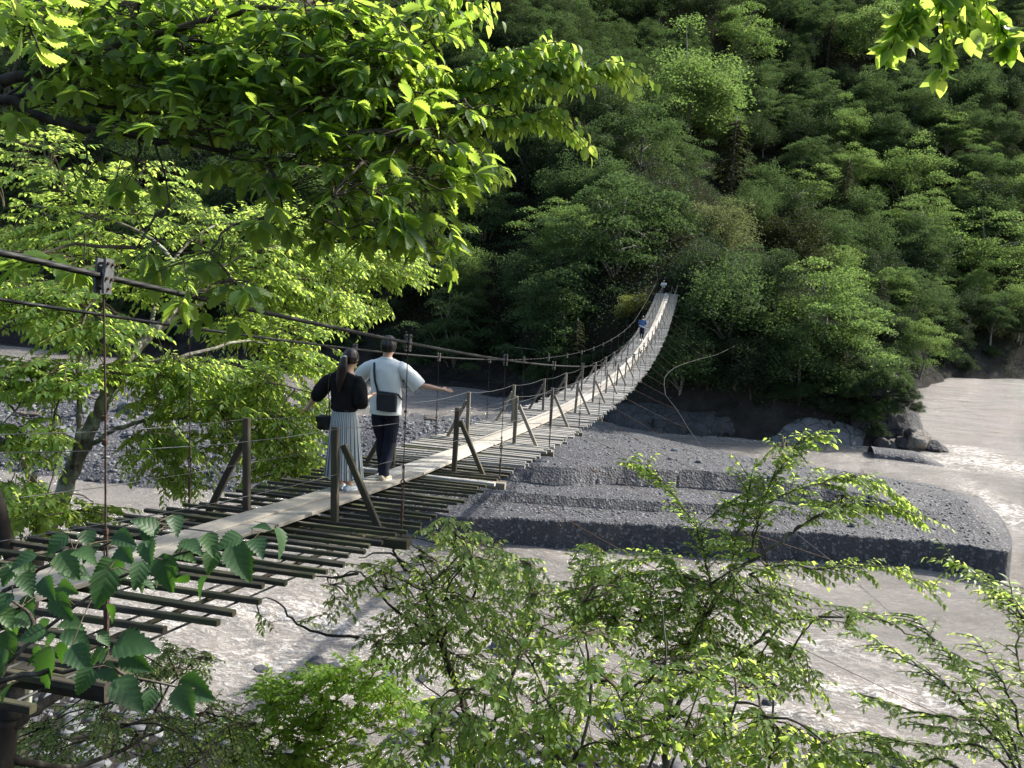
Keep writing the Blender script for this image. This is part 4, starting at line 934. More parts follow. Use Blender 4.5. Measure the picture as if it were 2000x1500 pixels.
for i in range(0, NB+1):
    y = i*BAY; zc = cable_z(y); zd = deck_z(y)-.13; sl = math.atan((cable_z(y+.2)-cable_z(y-.2))/.4)
    for s in (-1, 1):
        t = bpy.data.objects.new('hanger', None)
        L = zc-.07-zd; b = MB(); x = s*XC; near = i <= 5
        b.tube([(0, 0, -.06), (0.004, 0, -L*.3), (0, 0, -L*.62)], .0046 if near else .006, 5)
        j = random.Random(i*2+s)
        for q in (.34, .40, .63): b.tube([(0, 0, -L*q-.012), (0, 0, -L*q+.012)], .013, 6)
        b.tube([(.004, 0, -L*.62), (.008, .004, -L*.8), (.002, 0, -L-.05)], .0062, 5); b.tube([(-.006, 0, -L*.62), (-.008, -.003, -L*.78), (-.003, 0, -L)], .0035, 4)
        o = b.build('hanger', M['rust'] if i < 3 else M['cable'], BR, (x, y, zc-.02)); 
        if near:
            c = put('clamp', CL, o, (0, 0, .02)); c.rotation_euler = (sl, 0, 0); c.scale = (.88,)*3; c2 = put('bolt', BO, o, (0, 0, .02)); c2.rotation_euler = (sl, 0, 0); c2.scale = (.88,)*3
        else: c = put('clamp', CLf, o, (0, 0, .0))
        r = MB(); q = -L*.72
        if near:
            r.ring((0, 0, q+.022), .020, .0055, (0, 1, 0)); r.ring((0, 0, q-.022), .020, .0055, (1, 0, 0)); r.build('shackle', M['rust'], o)
        r = MB(); r.tube([(0, 0, q*1.12), (0, 0, q*1.26)], .012, 6); r.build('turnbuckle', M['rust'] if i < 3 else M['steel'], o)
# wind cable downstream and the stays that tie the deck to it
att = {1: ((905, 1118), 5.2), 2: ((1860, 1380), 8.5), 3: ((1660, 1170), 12.4), 4: ((1540, 1045), 16.2), 5: ((1455, 965), 19.6), 6: ((1395, 905), 23.5), 7: ((1345, 838), 27.6), 8: ((1322, 800), 31.4), 9: ((1300, 772), 35.3), 10: ((1297, 752), 39.2), 11: ((1298, 738), 43),
       12: ((1306, 727), 47), 13: ((1318, 718), 50.8), 14: ((1332, 712), 54.6), 15: ((1346, 707), 58.5), 16: ((1360, 703), 62.4), 17: ((1375, 699), 66.3), 18: ((1388, 696), 70.2), 19: ((1402, 692), 74.1)}
wpts = [Vector(at_y(*att[i][0], att[i][1])) for i in range(19, 4, -1)]
wpts += [Vector(at_y(1620, 1092, 16)), Vector(at_y(1760, 1215, 13.5)), Vector(at_y(2010, 1405, 11.5))]
wpts = [wpts[0]+Vector((3.0, 6.5, 1.2))]+wpts
b = MB(); b.tube(wpts, [.010]*2+[.009]*12+[.007]*(len(wpts)-14), 6); b.build('wind_cable', M['pale_cable'], BR)
for i, ((u, v), y) in att.items():
    e = Vector(at_y(u, v, y)) if i not in (3, 4) else (wpts[16].copy() if i == 3 else wpts[15].lerp(wpts[16], .5))
    if i == 2: e = Vector(at_y(2100, 1525, 8.8))
    a = Vector((1.15, i*BAY, deck_z(i*BAY)-.13)); m_ = a.lerp(e, .5)-Vector((0, 0, .015*(e-a).length))
    if i == 1: e = a+(e-a)*1.6; m_ = a.lerp(e, .5)-Vector((0, 0, .04))
    b = MB(); b.tube([a, a.lerp(m_, .6), m_, e], .005 if i < 6 else .0045, 4)
    if i < 8:
        for q in (.25, .5): p = a.lerp(m_, q); b.tube([p-(m_-a).normalized()*.05, p+(m_-a).normalized()*.05], .014, 5)
    b.build('stay_wire', M['rust'], BR)
# the landing: stone sill and gate posts of the far end
for s, u in ((1, 1362),):
    p = at_y(1363, 505, 90.5) if s > 0 else np.array([-2.6, 90.5, 7.0]); b = MB(); b.bar((0, 0, -5.0), (0, 0, 0), .42, .42, up=(0, 1, 0)); b.bar((0, 0, 0.002), (0, 0, .12), .52, .52, up=(0, 1, 0))
    tag(b.build('anchor_post', M['concrete'], None, p), 'grey concrete anchor post %s the far end of the bridge' % ('to the right of' if s > 0 else 'in deep shade left of'), 'post')

# ================================================================== PEOPLE
def skin_body(name, chains, mat, parent, sub=1):
    """chains: lists of (key, (x,y,z), radius); a repeated key joins chains; one continuous surface"""
    keys = {}; verts = []; radii = []; edges = []
    for ch in chains:
        prev = None
        for key, co, r in ch:
            if key not in keys:
                keys[key] = len(verts); verts.append(co); radii.append(r if hasattr(r, '__len__') else (r, r))
            k = keys[key]
            if prev is not None: edges.append((prev, k))
            prev = k
    me = bpy.data.meshes.new(name+'_cage'); me.from_pydata(verts, edges, [])
    o = bpy.data.objects.new(name+'_cage', me); COL.objects.link(o)
    o.modifiers.new('skin', 'SKIN').use_smooth_shade = True
    for k, r in enumerate(radii):
        me.skin_vertices[0].data[k].radius = r; me.skin_vertices[0].data[k].use_root = (k == 0)
    ss = o.modifiers.new('sub', 'SUBSURF'); ss.levels = sub; ss.render_levels = sub
    dg = bpy.context.evaluated_depsgraph_get(); nm = bpy.data.meshes.new_from_object(o.evaluated_get(dg)); nm.name = name
    bpy.data.objects.remove(o); nm.materials.clear(); nm.materials.append(mat); nm.polygons.foreach_set('use_smooth', [True]*len(nm.polygons))
    return put(name, nm, parent)
def loft(b, secs, n=20, fold=0.0, seed=0, cap=(True, True), nf=5):
    """secs: (centre, a, b, lateral axis); an elliptical tube with soft folds"""
    base = len(b.v); r = random.Random(seed); ph = [r.random()*6.28 for _ in range(4)]
    for j, (c, a, bb, lat) in enumerate(secs):
        c = Vector(c); nx = Vector(secs[min(j+1, len(secs)-1)][0])-Vector(secs[max(j-1, 0)][0]); nx.normalize()
        lx = (Vector(lat)-nx*Vector(lat).dot(nx)).normalized(); ly = nx.cross(lx)
        for k in range(n):
            t = 2*math.pi*k/n; f = 1+fold*(math.sin(nf*t+ph[0]+j*.9)+.6*math.sin((nf+3)*t+ph[1]-j*1.3))*min(1, j/2)
            b.v.append(tuple(c+lx*(a*math.cos(t)*f)+ly*(bb*math.sin(t)*f)))
    m = len(secs)
    for j in range(m-1):
        for k in range(n): b.f.append((base+j*n+k, base+j*n+(k+1) % n, base+(j+1)*n+(k+1) % n, base+(j+1)*n+k))
    if cap[0]: b.f.append(tuple(base+k for k in range(n-1, -1, -1)))
    if cap[1]: b.f.append(tuple(base+(m-1)*n+k for k in range(n)))
def refine(secs, k=3):
    out = []
    for j in range(len(secs)-1):
        c0, a0, b0, l0 = secs[j]; c1, a1, b1, l1 = secs[j+1]
        for q in range(k): t = q/k; out.append((tuple(Vector(c0).lerp(Vector(c1), t)), a0+(a1-a0)*t, b0+(b1-b0)*t, l0))
    return out+[secs[-1]]
LX = (1, 0, 0)
def hand_chains(side, wrist, dirv, palm_n, sc=1.0, curl=.25):
    """palm and five fingers of different lengths, a little curled"""
    w_ = Vector(wrist); d = Vector(dirv).normalized(); nn = Vector(palm_n).normalized(); s_ = d.cross(nn).normalized(); ch = []
    pm = w_+d*.045*sc; ch.append([(side+'wrist', tuple(w_), .021*sc), (side+'palm', tuple(pm), (.030*sc, .017*sc)), (side+'knuckle', tuple(w_+d*.075*sc), (.031*sc, .014*sc))])
    for f, (off, L) in enumerate(((-.028, .066), (-.010, .078), (.009, .073), (.026, .058))):
        p0 = w_+d*.078*sc+s_*off*sc; p1 = p0+(d+s_*off*3)*L*.45*sc; p2 = p1+(d-nn*curl)*L*.32*sc; p3 = p2+(d-nn*curl*2)*L*.25*sc
        ch.append([(side+'knuckle', None, 0), (side+'f%d0' % f, tuple(p0), .0095*sc), (side+'f%d1' % f, tuple(p1), .0085*sc), (side+'f%d2' % f, tuple(p2), .008*sc), (side+'f%d3' % f, tuple(p3), .0065*sc)])
    t0 = w_+d*.03*sc-s_*.026*sc; t1 = t0+(d*.6-s_).normalized()*.030*sc; t2 = t1+(d-s_*.35).normalized()*.026*sc
    ch.append([(side+'palm', None, 0), (side+'t0', tuple(t0), .012*sc), (side+'t1', tuple(t1), .0105*sc), (side+'t2', tuple(t2), .008*sc)]); return ch
def person(name_label, loc, rz, scale, J, look, group=None):
    """J: joints in a 1.73 m figure facing +Y"""
    P = thing('person', name_label, 'person', loc, group); P.rotation_euler = (0, 0, rz); P.scale = (scale,)*3
    hx, hy, hz = J['head']; nx, ny_, nz = J['neck']
    ch = [[('pelvis', (0, 0, .93), (.12, .085)), ('waist', (0, 0, 1.06), (.105, .075)), ('chest', (0, .0, 1.27), (.13, .085)), ('upper', (nx, ny_-.005, nz-.075), (.085, .06)), ('neck', J['neck'], (.047, .05)),
           ('jaw', (hx, hy-.005, hz-.07), (.056, .064)), ('skull', (hx, hy, hz+.005), (.072, .088)), ('top', (hx, hy-.005, hz+.07), (.058, .070))],
          [('jaw', None, 0), ('chin', (hx, hy+.062, hz-.085), (.024, .02))],
          [('skull', None, 0), ('nose', (hx, hy+.092, hz-.018), (.017, .018)), ('nosetip', (hx, hy+.108, hz-.034), (.010, .010))]]
    for s, sd in (('l', -1), ('r', 1)):
        sh, el, wr = J[s+'sh'], J[s+'el'], J[s+'wr']
        mid = tuple((Vector(el)+Vector(wr))/2+Vector((0, 0, .004)))
        ch.append([('chest' if False else 'upper', None, 0), (s+'sh', (sh[0]*.86, sh[1], sh[2]-.035), .046), (s+'ua', tuple((Vector(sh)+Vector(el))/2), .043), (s+'el', el, .034), (s+'fa', mid, .032), (s+'wrist', wr, .021)])
        ch += hand_chains(s, wr, J[s+'hd'], J[s+'hn'], J.get('hs', 1.0))
        ch.append([('pelvis', None, 0), (s+'hip', (sd*.085, 0, .88), (.085, .085)), (s+'kn', J[s+'kn'], .052), (s+'calf', tuple(Vector(J[s+'kn']).lerp(Vector(J[s+'an']), .35)+Vector((0, -.015, 0))), .052), (s+'an', J[s+'an'], .034), (s+'toe', tuple(Vector(J[s+'an'])+Vector((0, .11, -.05))), (.034, .024))])
    known = {}
    for c in ch:
        for k, co, r in c:
            if co is not None and k not in known: known[k] = (co, r)
    ch = [[(k,)+(known[k] if co is None else (co, r)) for k, co, r in c] for c in ch]
    body = skin_body('body', ch, M['skin'], P, 1 if scale and look.get('low') else 2)
    # face
    b = MB()
    for s in (-1, 1): b.sphere((hx+s*.031, hy+.080, hz+.004), .0115, 8, 6)
    b.build('eye', simple_once('eye_dark', (.03, .02, .015)), body, None, True)
    b = MB(); b.tube([(hx-.022, hy+.080, hz-.062), (hx, hy+.088, hz-.060), (hx+.022, hy+.080, hz-.062)], .0055, 6); b.build('mouth', simple_once('lip', (.35, .13, .10)), body, None, True)
    for s in (-1, 1):
        b = MB(); b.sphere((hx+s*.078, hy-.002, hz-.008), .028, 8, 6, (.35, .62, 1.05)); b.build('ear', M['skin'], body, None, True)
    return P, body
def simple_once(n, c):
    if n not in M: M[n] = simple(n, c)
    return M[n]
def hair_cap(P, J, mat, seed, down=.03, vol=1.0, fringe=.02):
    """a cap of hair with strand relief, lower at the back than at the face"""
    hx, hy, hz = J['head']; V = []; n, m = 40, 18
    for j in range(m+1):
        t = j/m; 
        for k in range(n):
            a = 2*math.pi*k/n; fy = math.sin(a)                                  # +1 at the face
            low = (hz-.055-down) if fy < 0 else (hz-.055-down)+(.11+down)*fy**.6
            zt = hz+.118*vol; z = zt+(low-zt)*t; q = max(0, 1-((z-(hz+.012))/(.108*vol))**2)**.5 if z > hz+.012 else 1-.55*((hz+.012-z)/.13)**2
            rr = 1+.035*math.sin(9*a+seed)+.03*math.sin(17*a+t*5+seed)+.035*mnoise.noise(Vector((a*3, t*6, seed)))*vol
            V.append((hx+.086*vol*q*rr*math.cos(a), hy-.008+.102*vol*q*rr*math.sin(a), z))
    F = [(j*n+k, (j+1)*n+k, (j+1)*n+(k+1) % n, j*n+(k+1) % n) for j in range(m) for k in range(n)]
    b = MB(); b._add(V, F); return b.build('hair', mat, P, None, True)

# --- the man in the white shirt
mp_ = at_y(748, 943, 6.23); ML = (0.0, 6.23, deck_z(6.23)+.045)
Jm = dict(head=(.012, .015, 1.605), neck=(.0, -.015, 1.475), lsh=(-.185, -.01, 1.385), lel=(-.40, .10, 1.19), lwr=(-.56, .27, 1.16), lhd=(-.8, .7, -.1), lhn=(0, 0, 1),
          rsh=(.185, -.01, 1.385), rel=(.40, .03, 1.165), rwr=(.625, .11, 1.125), rhd=(1, .1, -.06), rhn=(0, -.35, 1), lkn=(-.055, .07, .50), lan=(-.045, .10, .09), rkn=(.06, .03, .49), ran=(.035, -.08, .09))
man, mbody = person('person seen from behind in white t-shirt and black trousers, one arm stretched out', ML, .02, 1.0, Jm, {})
hair_cap(man, Jm, M['hair'], 2.0, .012, 1.08)
b = MB()
tor = [((0, -.005, .80), .195, .135, LX), ((0, -.005, .83), .195, .137, LX), ((0.003, -.005, .95), .188, .132, LX), ((0, -.005, 1.10), .183, .127, LX), ((0, -.01, 1.24), .194, .128, LX), ((0, -.012, 1.34), .212, .118, LX), ((0, -.014, 1.395), .208, .100, LX), ((0, -.015, 1.43), .165, .082, LX), ((0, -.016, 1.455), .100, .070, LX), ((0, -.014, 1.468), .064, .060, LX)]
loft(b, refine(tor, 3), 32, .022, 3, (False, False), 4)
for s, sh, el in ((1, Jm['rsh'], Jm['rel']), (-1, Jm['lsh'], Jm['lel'])):
    S, E_ = Vector(sh), Vector(el); d = (E_-S)
    secs = [(S+Vector((-s*.07, 0, -.045)), .055, .060, (0, 1, 0)), (S+Vector((-s*.015, 0, -.03)), .078, .080, (0, 1, 0)), (S+d*.25-Vector((0,0,.02)), .080, .084, (0, 1, 0)), (S+d*.5-Vector((0, 0, .015)), .080, .090, (0, 1, 0)), (S+d*.95-Vector((0, 0, .022)), .076, .094, (0, 1, 0)), (S+d*1.0-Vector((0, 0, .022)), .070, .088, (0, 1, 0))]
    loft(b, refine(secs, 3), 20, .035, 5+s, (False, False), 4)
b.build('t_shirt', M['white_cotton'], man, None, True)
b = MB(); b.ring((0, -.014, 1.468), .063, .007, (0, 0, 1), 20); b.build('collar', M['white_cotton'], man, None, True)
b = MB()
loft(b, refine([((0, 0, .99), .155, .108, LX), ((0, 0, .90), .168, .122, LX), ((0, 0, .80), .170, .125, LX), ((0, 0, .76), .165, .12, LX)], 2), 24, .01, 2, (True, True))
for s, kn, an in ((-1, Jm['lkn'], Jm['lan']), (1, Jm['rkn'], Jm['ran'])):
    loft(b, refine([((s*.082, 0, .86), .092, .105, LX), ((s*.078, .01, .70), .090, .100, LX), (kn, .078, .082, LX), (tuple(Vector(kn).lerp(Vector(an), .5)), .069, .074, LX), (tuple(Vector(an)+Vector((0, 0, .05))), .058, .062, LX), (tuple(Vector(an)+Vector((0, 0, -.02))), .060, .068, LX)], 4), 18, .035, 9+s, (True, False), 3)
b.build('trousers', M['navy_cloth'], man, None, True)
def shoe(P, an, mat, rz=0, sc=1.0):
    b = MB(); x, y, z = an; pr = [(-.075, .030, .055), (-.06, .036, .075), (-.02, .036, .085), (.04, .040, .060), (.10, .043, .042), (.15, .038, .034), (.175, .020, .020)]
    loft(b, [((x+sc*dy*math.sin(rz), y+sc*dy, .008+h*sc*.5), w_*sc, h*sc*.55, LX) for dy, w_, h in pr], 12)
    o = b.build('shoe', mat, P, None, True)
    b2 = MB(); loft(b2, [((x+sc*dy*math.sin(rz), y+sc*dy, .006), (w_+.004)*sc, .012, LX) for dy, w_, h in pr], 12); b2.build('sole', M['white_paint'], o, None, True)
shoe(man, Jm['ran'], M['shoe_tan'], .1); shoe(man, Jm['lan'], M['shoe_tan'], -.1)
# cross-body bag on his right hip
bag = thing('crossbody_bag', 'flat dark cross-body bag hanging at the right hip of the person in white', 'bag', Vector(ML)+Vector((.075, -.165, .975)))
b = MB(); 
pts = []
V = []
for j, (yy_, k) in enumerate(((-.026, .94), (-.016, 1.0), (.016, 1.0), (.026, .94))):
    for x, z in ((-.118, -.115), (-.05, -.122), (.05, -.124), (.118, -.118), (.124, 0), (.122, .105), (0, .110), (-.122, .112), (-.126, 0)): V.append((x*k, yy_, z*k-.02*x))
F = [tuple(range(8, -1, -1)), tuple(range(27, 36))]+[(j*9+k, j*9+(k+1) % 9, (j+1)*9+(k+1) % 9, (j+1)*9+k) for j in range(3) for k in range(9)]
b._add(V, F); b.build('pouch', M['bag'], bag); b = MB(); b.bar((-.11, -.031, .085), (.112, -.031, .079), .010, .005, up=(0, 1, 0)); b.build('zip', M['steel'], bag)
b = MB(); o = Vector((.075, -.165, .975))
path = [Vector((-.045, -.155, 1.085))-o, Vector((-.085, -.150, 1.20))-o, Vector((-.105, -.135, 1.32))-o, Vector((-.120, -.100, 1.40))-o, Vector((-.118, -.02, 1.435))-o, Vector((-.10, .08, 1.38))-o, Vector((0, .135, 1.2))-o, Vector((.14, .12, 1.05))-o, Vector((.2, 0, .98))-o, Vector((.19, -.12, 1.06))-o]
for p, q in zip(path[:-1], path[1:]): b.bar(p-(q-p)*.02, q+(q-p)*.02, .026, .006, up=(0, -1, .2))
b.build('strap', M['leather'], bag); b = MB(); b.ring(path[0], .016, .004, (0, 1, 0)); b.tube([path[0], Vector((-.045, -.01, .105))], .009, 6); b.build('buckle', M['leather'], bag)
# --- the woman in the striped skirt
WL = (-.06, 5.17, deck_z(5.17)+.045)
ws = .905
Jw = dict(head=(.055, .025, 1.590), neck=(.03, .0, 1.462), lsh=(-.175, -.01, 1.36), lel=(-.36, .03, 1.13), lwr=(-.53, .13, .95), lhd=(-.8, .25, -.45), lhn=(-.3, -.1, .8), hs=.92,
          rsh=(.175, -.01, 1.36), rel=(.215, -.02, 1.07), rwr=(.19, .22, 1.12), rhd=(.3, .9, .25), rhn=(-.6, 0, .6), lkn=(-.07, .04, .49), lan=(-.06, .04, .085), rkn=(.07, .0, .49), ran=(.075, .0, .085))
woman, wbody = person('person with long ponytail in black top and long striped skirt', WL, -.03, ws, Jw, {})
hair_cap(woman, Jw, M['hair_brown'], 5.0, .0, 1.05)
b = MB()
pt = [((.045, -.095, 1.63), .022, .022, LX), ((.035, -.125, 1.58), .046, .034, LX), ((.025, -.135, 1.50), .060, .040, LX), ((.012, -.135, 1.42), .060, .038, LX), ((.0, -.140, 1.34), .052, .034, LX), ((-.008, -.143, 1.26), .028, .022, LX), ((-.012, -.143, 1.20), .010, .010, LX)]
loft(b, refine(pt, 4), 16, .05, 4, (True, True), 6); b.build('ponytail', M['hair_brown'], woman, None, True)
b = MB(); b.sphere((.042, -.122, 1.622), .017, 10, 6, (1.5, .6, .8)); b.build('hair_clip', M['white_paint'], woman, None, True)
b = MB()
tor = [((0, 0, .975), .150, .108, LX), ((0, -.002, 1.0), .168, .122, LX), ((0, -.004, 1.08), .165, .118, LX), ((0, -.005, 1.20), .168, .115, LX), ((0, -.008, 1.30), .190, .112, LX), ((.005, -.008, 1.365), .192, .098, LX), ((.008, -.006, 1.395), .168, .085, LX), ((.01, -.004, 1.418), .130, .076, LX), ((.014, 0, 1.432), .105, .07, LX)]
loft(b, refine(tor, 3), 28, .022, 13, (True, False), 5)
for s, sh, el, wr in ((1, Jw['rsh'], Jw['rel'], Jw['rwr']), (-1, Jw['lsh'], Jw['lel'], Jw['lwr'])):
    S, E_, W2 = Vector(sh), Vector(el), Vector(wr); d = E_-S; e = (W2-E_)
    secs = [(S+Vector((-s*.06, 0, -.04)), .05, .06, (0, 1, 0)), (S+Vector((-s*.01, 0, -.03)), .070, .075, (0, 1, 0)), (S+d*.25, .082, .082, (0, 1, 0)), (S+d*.5, .086, .088, (0, 1, 0)), (E_-d*.05, .086, .090, (0, 1, 0)), (E_+e*.18, .070, .076, (0, 1, 0)), (E_+e*.32, .048, .052, (0, 1, 0))]
    loft(b, refine(secs, 3), 18, .05, 15+s, (False, False), 4)
b.build('blouse', M['black_cloth'], woman, None, True)
# pleated skirt
n, m = 184, 22; V = []; ang = []
for j in range(m+1):
    t = j/m; z = 1.005-(1.005-.175)*t; a0 = .135+.03*min(1, t*5)+.055*t**1.1; b0 = .10+.03*min(1, t*5)+.055*t
    for k in range(n):
        a = 2*math.pi*k/n; pl = 1+(.012+.045*t)*math.sin(46*a*.5+1.2*math.sin(3*a))*(.5+t*.7)+.05*t*math.sin(5*a+2)+.03*t*math.sin(3*a+t*2)
        V.append((.003+a0*pl*math.cos(a)+.01*t, b0*pl*math.sin(a)+.015*t, z+.012*math.sin(7*a)*t)); ang.append(k/n if k <= n/2 else (n-k)/n)
F = [(j*n+k, (j+1)*n+k, (j+1)*n+(k+1) % n, j*n+(k+1) % n) for j in range(m) for k in range(n)]
sk = put('skirt', mesh_np('skirt', V, F, M['skirt'], smooth=True, extra={'ang': np.array(ang)*2}), woman)
b = MB(); b.ring((0, 0, 1.004), .001, .001, (0, 0, 1), 6); 
loft(b, [((0, 0, .985), .158, .118, LX), ((0, 0, 1.012), .152, .112, LX)], 28, .0, 1, (False, False)); b.build('waistband', M['skirt'], woman, None, True)
shoe(woman, Jw['ran'], M['shoe_blue'], .15, .95); shoe(woman, Jw['lan'], M['shoe_blue'], -.1, .95)
hb = thing('shoulder_bag', 'small black shoulder bag hanging at the hip of the person in the skirt', 'bag', Vector(WL)+Vector((-.215, -.02, .745)))
b = MB(); loft(b, refine([((0, 0, -.085), .070, .038, LX), ((0, 0, -.075), .085, .048, LX), ((0, 0, 0), .088, .052, LX), ((0, 0, .055), .078, .044, LX), ((0, 0, .070), .060, .030, LX)], 2), 18, .015, 6); b.build('pouch', M['leather'], hb, None, True)
b = MB(); b.bar((-.075, -.052, .03), (.075, -.052, .03), .06, .012, up=(0, 1, 0)); b.build('flap', M['leather'], hb)
b = MB(); path = [Vector((.06, -.01, .06)), Vector((.075, -.06, .22)), Vector((.085, -.11, .38)), Vector((.09, -.105, .50)), Vector((.085, -.04, .53)), Vector((.075, .06, .47)), Vector((.05, .10, .30)), Vector((.0, .03, .07))]
for p, q in zip(path[:-1], path[1:]): b.bar(p-(q-p)*.02, q+(q-p)*.02, .016, .006, up=(-1, -1, 0))
b.build('strap', M['leather'], hb)
# --- the walker in blue further along and the one at the far end
BL = (-.36, 14.45*BAY, deck_z(14.45*BAY)+.01)
Jb = dict(head=(0, .02, 1.605), neck=(0, -.01, 1.475), lsh=(-.18, 0, 1.385), lel=(-.24, .06, 1.12), lwr=(-.20, .26, 1.15), lhd=(.2, 1, .1), lhn=(0, 0, 1), rsh=(.18, 0, 1.385), rel=(.26, .02, 1.13), rwr=(.24, .22, 1.05), rhd=(0, 1, 0), rhn=(0, 0, 1),
          lkn=(-.09, .12, .50), lan=(-.10, .10, .09), rkn=(.09, .02, .49), ran=(.08, -.18, .11))
p4, _ = person('person in blue shirt and dark shorts walking away on the far deck', BL, 0, 1.0, Jb, {'low': 1}); hair_cap(p4, Jb, M['hair'], 1, .01, 1.06)
b = MB(); loft(b, refine([((0, 0, .90), .18, .125, LX), ((0, 0, 1.1), .175, .12, LX), ((0, 0, 1.3), .195, .12, LX), ((0, 0, 1.40), .16, .09, LX), ((0, 0, 1.46), .07, .06, LX)], 2), 20, .03, 2, (False, False))
for s in ('l', 'r'):
    S, E_ = Vector(Jb[s+'sh']), Vector(Jb[s+'el']); loft(b, refine([(S-(E_-S)*.2, .07, .07, (0, 1, 0)), (S, .085, .085, (0, 1, 0)), (E_, .07, .07, (0, 1, 0))], 2), 14, .03, 3, (False, False))
b.build('shirt', M['blue_cloth'], p4, None, True)
b = MB(); loft(b, [((0, 0, .98), .16, .11, LX), ((0, 0, .80), .18, .13, LX)], 16)
for s, sd in (('l', -1), ('r', 1)): loft(b, refine([((sd*.085, 0, .86), .10, .11, LX), (tuple(Vector(Jb[s+'kn'])+Vector((0, 0, -.02))), .095, .10, LX)], 3), 14, .03, 4, (True, False))
b.build('shorts', M['navy_cloth'], p4, None, True)
b = MB()
for s, sd in (('l', -1), ('r', 1)): loft(b, [(tuple(Vector(Jb[s+'kn'])), .06, .065, LX), (tuple(Vector(Jb[s+'an'])+Vector((0, 0, .08))), .045, .05, LX)], 12)
b.build('leggings', M['navy_cloth'], p4, None, True)
for s in ('l', 'r'): shoe(p4, Jb[s+'an'], M['white_paint'])
wb = thing('waist_pouch', 'pale strapped pouch worn across the lower back of the person in blue', 'bag', Vector(BL)+Vector((0, -.15, 1.0)))
b = MB(); b.bar((-.19, .02, .06), (0, -.03, -.02), .04, .02, up=(0, -1, 0)); b.bar((0, -.03, -.02), (.19, .02, -.06), .04, .02, up=(0, -1, 0)); b.build('strap', M['white_paint'], wb)
b = MB(); loft(b, [((0, -.03, -.05), .07, .03, LX), ((0, -.03, .03), .08, .035, LX)], 10); b.build('pouch', M['grey_cloth'], wb, None, True)
FL = (float(at_y(1296, 560, 90)[0]), 90.0, 3.32); p0 = at_y(1296, 547, 90)
fs = .98; FL = (FL[0], 90.0, float(p0[2])-1.73*fs)
Jf = dict(Jb); Jf['lel'] = (-.25, .05, 1.15); Jf['lwr'] = (-.05, .2, 1.1); Jf['rwr'] = (.05, .2, 1.1); Jf['lhd'] = (1, .2, 0); Jf['rhd'] = (-1, .2, 0)
p5, _ = person('person in white shirt standing in shade at the far bridge end', FL, math.pi, fs, Jf, {'low': 1}); hair_cap(p5, Jf, M['hair'], 3, .01, 1.05)
b = MB(); loft(b, refine([((0, 0, .90), .18, .125, LX), ((0, 0, 1.1), .175, .12, LX), ((0, 0, 1.3), .195, .12, LX), ((0, 0, 1.40), .16, .09, LX), ((0, 0, 1.46), .07, .06, LX)], 2), 20, .03, 2, (False, False))
for s in ('l', 'r'):
    S, E_ = Vector(Jf[s+'sh']), Vector(Jf[s+'el']); loft(b, refine([(S-(E_-S)*.2, .07, .07, (0, 1, 0)), (S, .085, .085, (0, 1, 0)), (E_, .07, .07, (0, 1, 0))], 2), 14, .03, 3, (False, False))
b.build('shirt', M['white_cotton'], p5, None, True)
b = MB(); loft(b, [((0, 0, .98), .16, .11, LX), ((0, 0, .80), .18, .13, LX)], 16)
for s, sd in (('l', -1), ('r', 1)): loft(b, refine([((sd*.085, 0, .86), .10, .11, LX), (Jf[s+'kn'], .08, .085, LX), (tuple(Vector(Jf[s+'an'])+Vector((0, 0, .02))), .06, .065, LX)], 3), 14, .03, 4, (True, False))
b.build('trousers', M['navy_cloth'], p5, None, True)
for s in ('l', 'r'): shoe(p5, Jf[s+'an'], M['leather'])

# ================================================================== NEAR TREES, SHRUBS AND HANGING BRANCHES
def leaf_template(kind):
    """leaf lying along +Y from its stalk at the origin, one unit long; returns verts, tris"""
    V, F = [], []
    if kind in ('oak', 'heart', 'birch'):
        n = 8; mid = []; vl = {}
        def half(t):
            if kind == 'oak': return 0.215*(math.sin(math.pi*min(1, t**1.2))**0.8)*(1 if t < .97 else .3)+.01
            if kind == 'birch': return 0.25*(math.sin(math.pi*t**.8)**.85)*(1-.3*t)+.004
            return 0.43*(math.sin(math.pi*t**.62)**.75)*(1-.35*t)+.005
        def zf(x, y): return .30*abs(x)-.26*y*y+.35*abs(x)*y*(1 if x > 0 else .4)
        for i in range(n+1): y = .04+.96*i/n; mid.append(len(V)); V.append((0, y, zf(0, y)))
        for s in (-1, 1):
            vs = []; ts = []
            for i in range(n+1): t = i/n; x = s*half(t)*.84; y = .04+.96*t-(.07 if kind == 'heart' and i == 0 else 0); vs.append(len(V)); V.append((x if 0 < i < n else s*.004, y, zf(x, y)))
            for i in range(n): t = (i+.62)/n; x = s*(half(t)+(.035 if kind == 'oak' else .018)); y = .04+.96*t+(.035 if kind == 'oak' else .02); ts.append(len(V)); V.append((x, y, zf(x, y)))
            for i in range(n):
                q = [(mid[i], vs[i], ts[i]), (mid[i], ts[i], vs[i+1]), (mid[i], vs[i+1], mid[i+1])]
                F += q if s < 0 else [(a, c, b) for a, b, c in q]
    else:
        n, wd = {'ovate': (5, .34), 'small': (3, .27), 'tiny': (2, .25), 'maple': (3, .34), 'lance': (3, .22)}[kind]; mid = []
        def half(t): return wd*math.sin(math.pi*t**.8)**.85*(1-.15*t)
        def zf(x, y): return .28*abs(x)-.25*y*y
        for i in range(n+1): y = i/n; mid.append(len(V)); V.append((0, y, zf(0, y)))
        for s in (-1, 1):
            sd_ = [mid[0]]
            for i in range(1, n): x = s*half(i/n); y = i/n-.02; sd_.append(len(V)); V.append((x, y, zf(x, y)))
            sd_.append(mid[n])
            for i in range(n):
                q = [(mid[i], sd_[i], sd_[i+1]), (mid[i], sd_[i+1], mid[i+1])]
                q = [t for t in q if len(set(t)) == 3]; F += q if s < 0 else [(a, c, b) for a, b, c in q]
    return np.array(V, float), np.array(F, int)
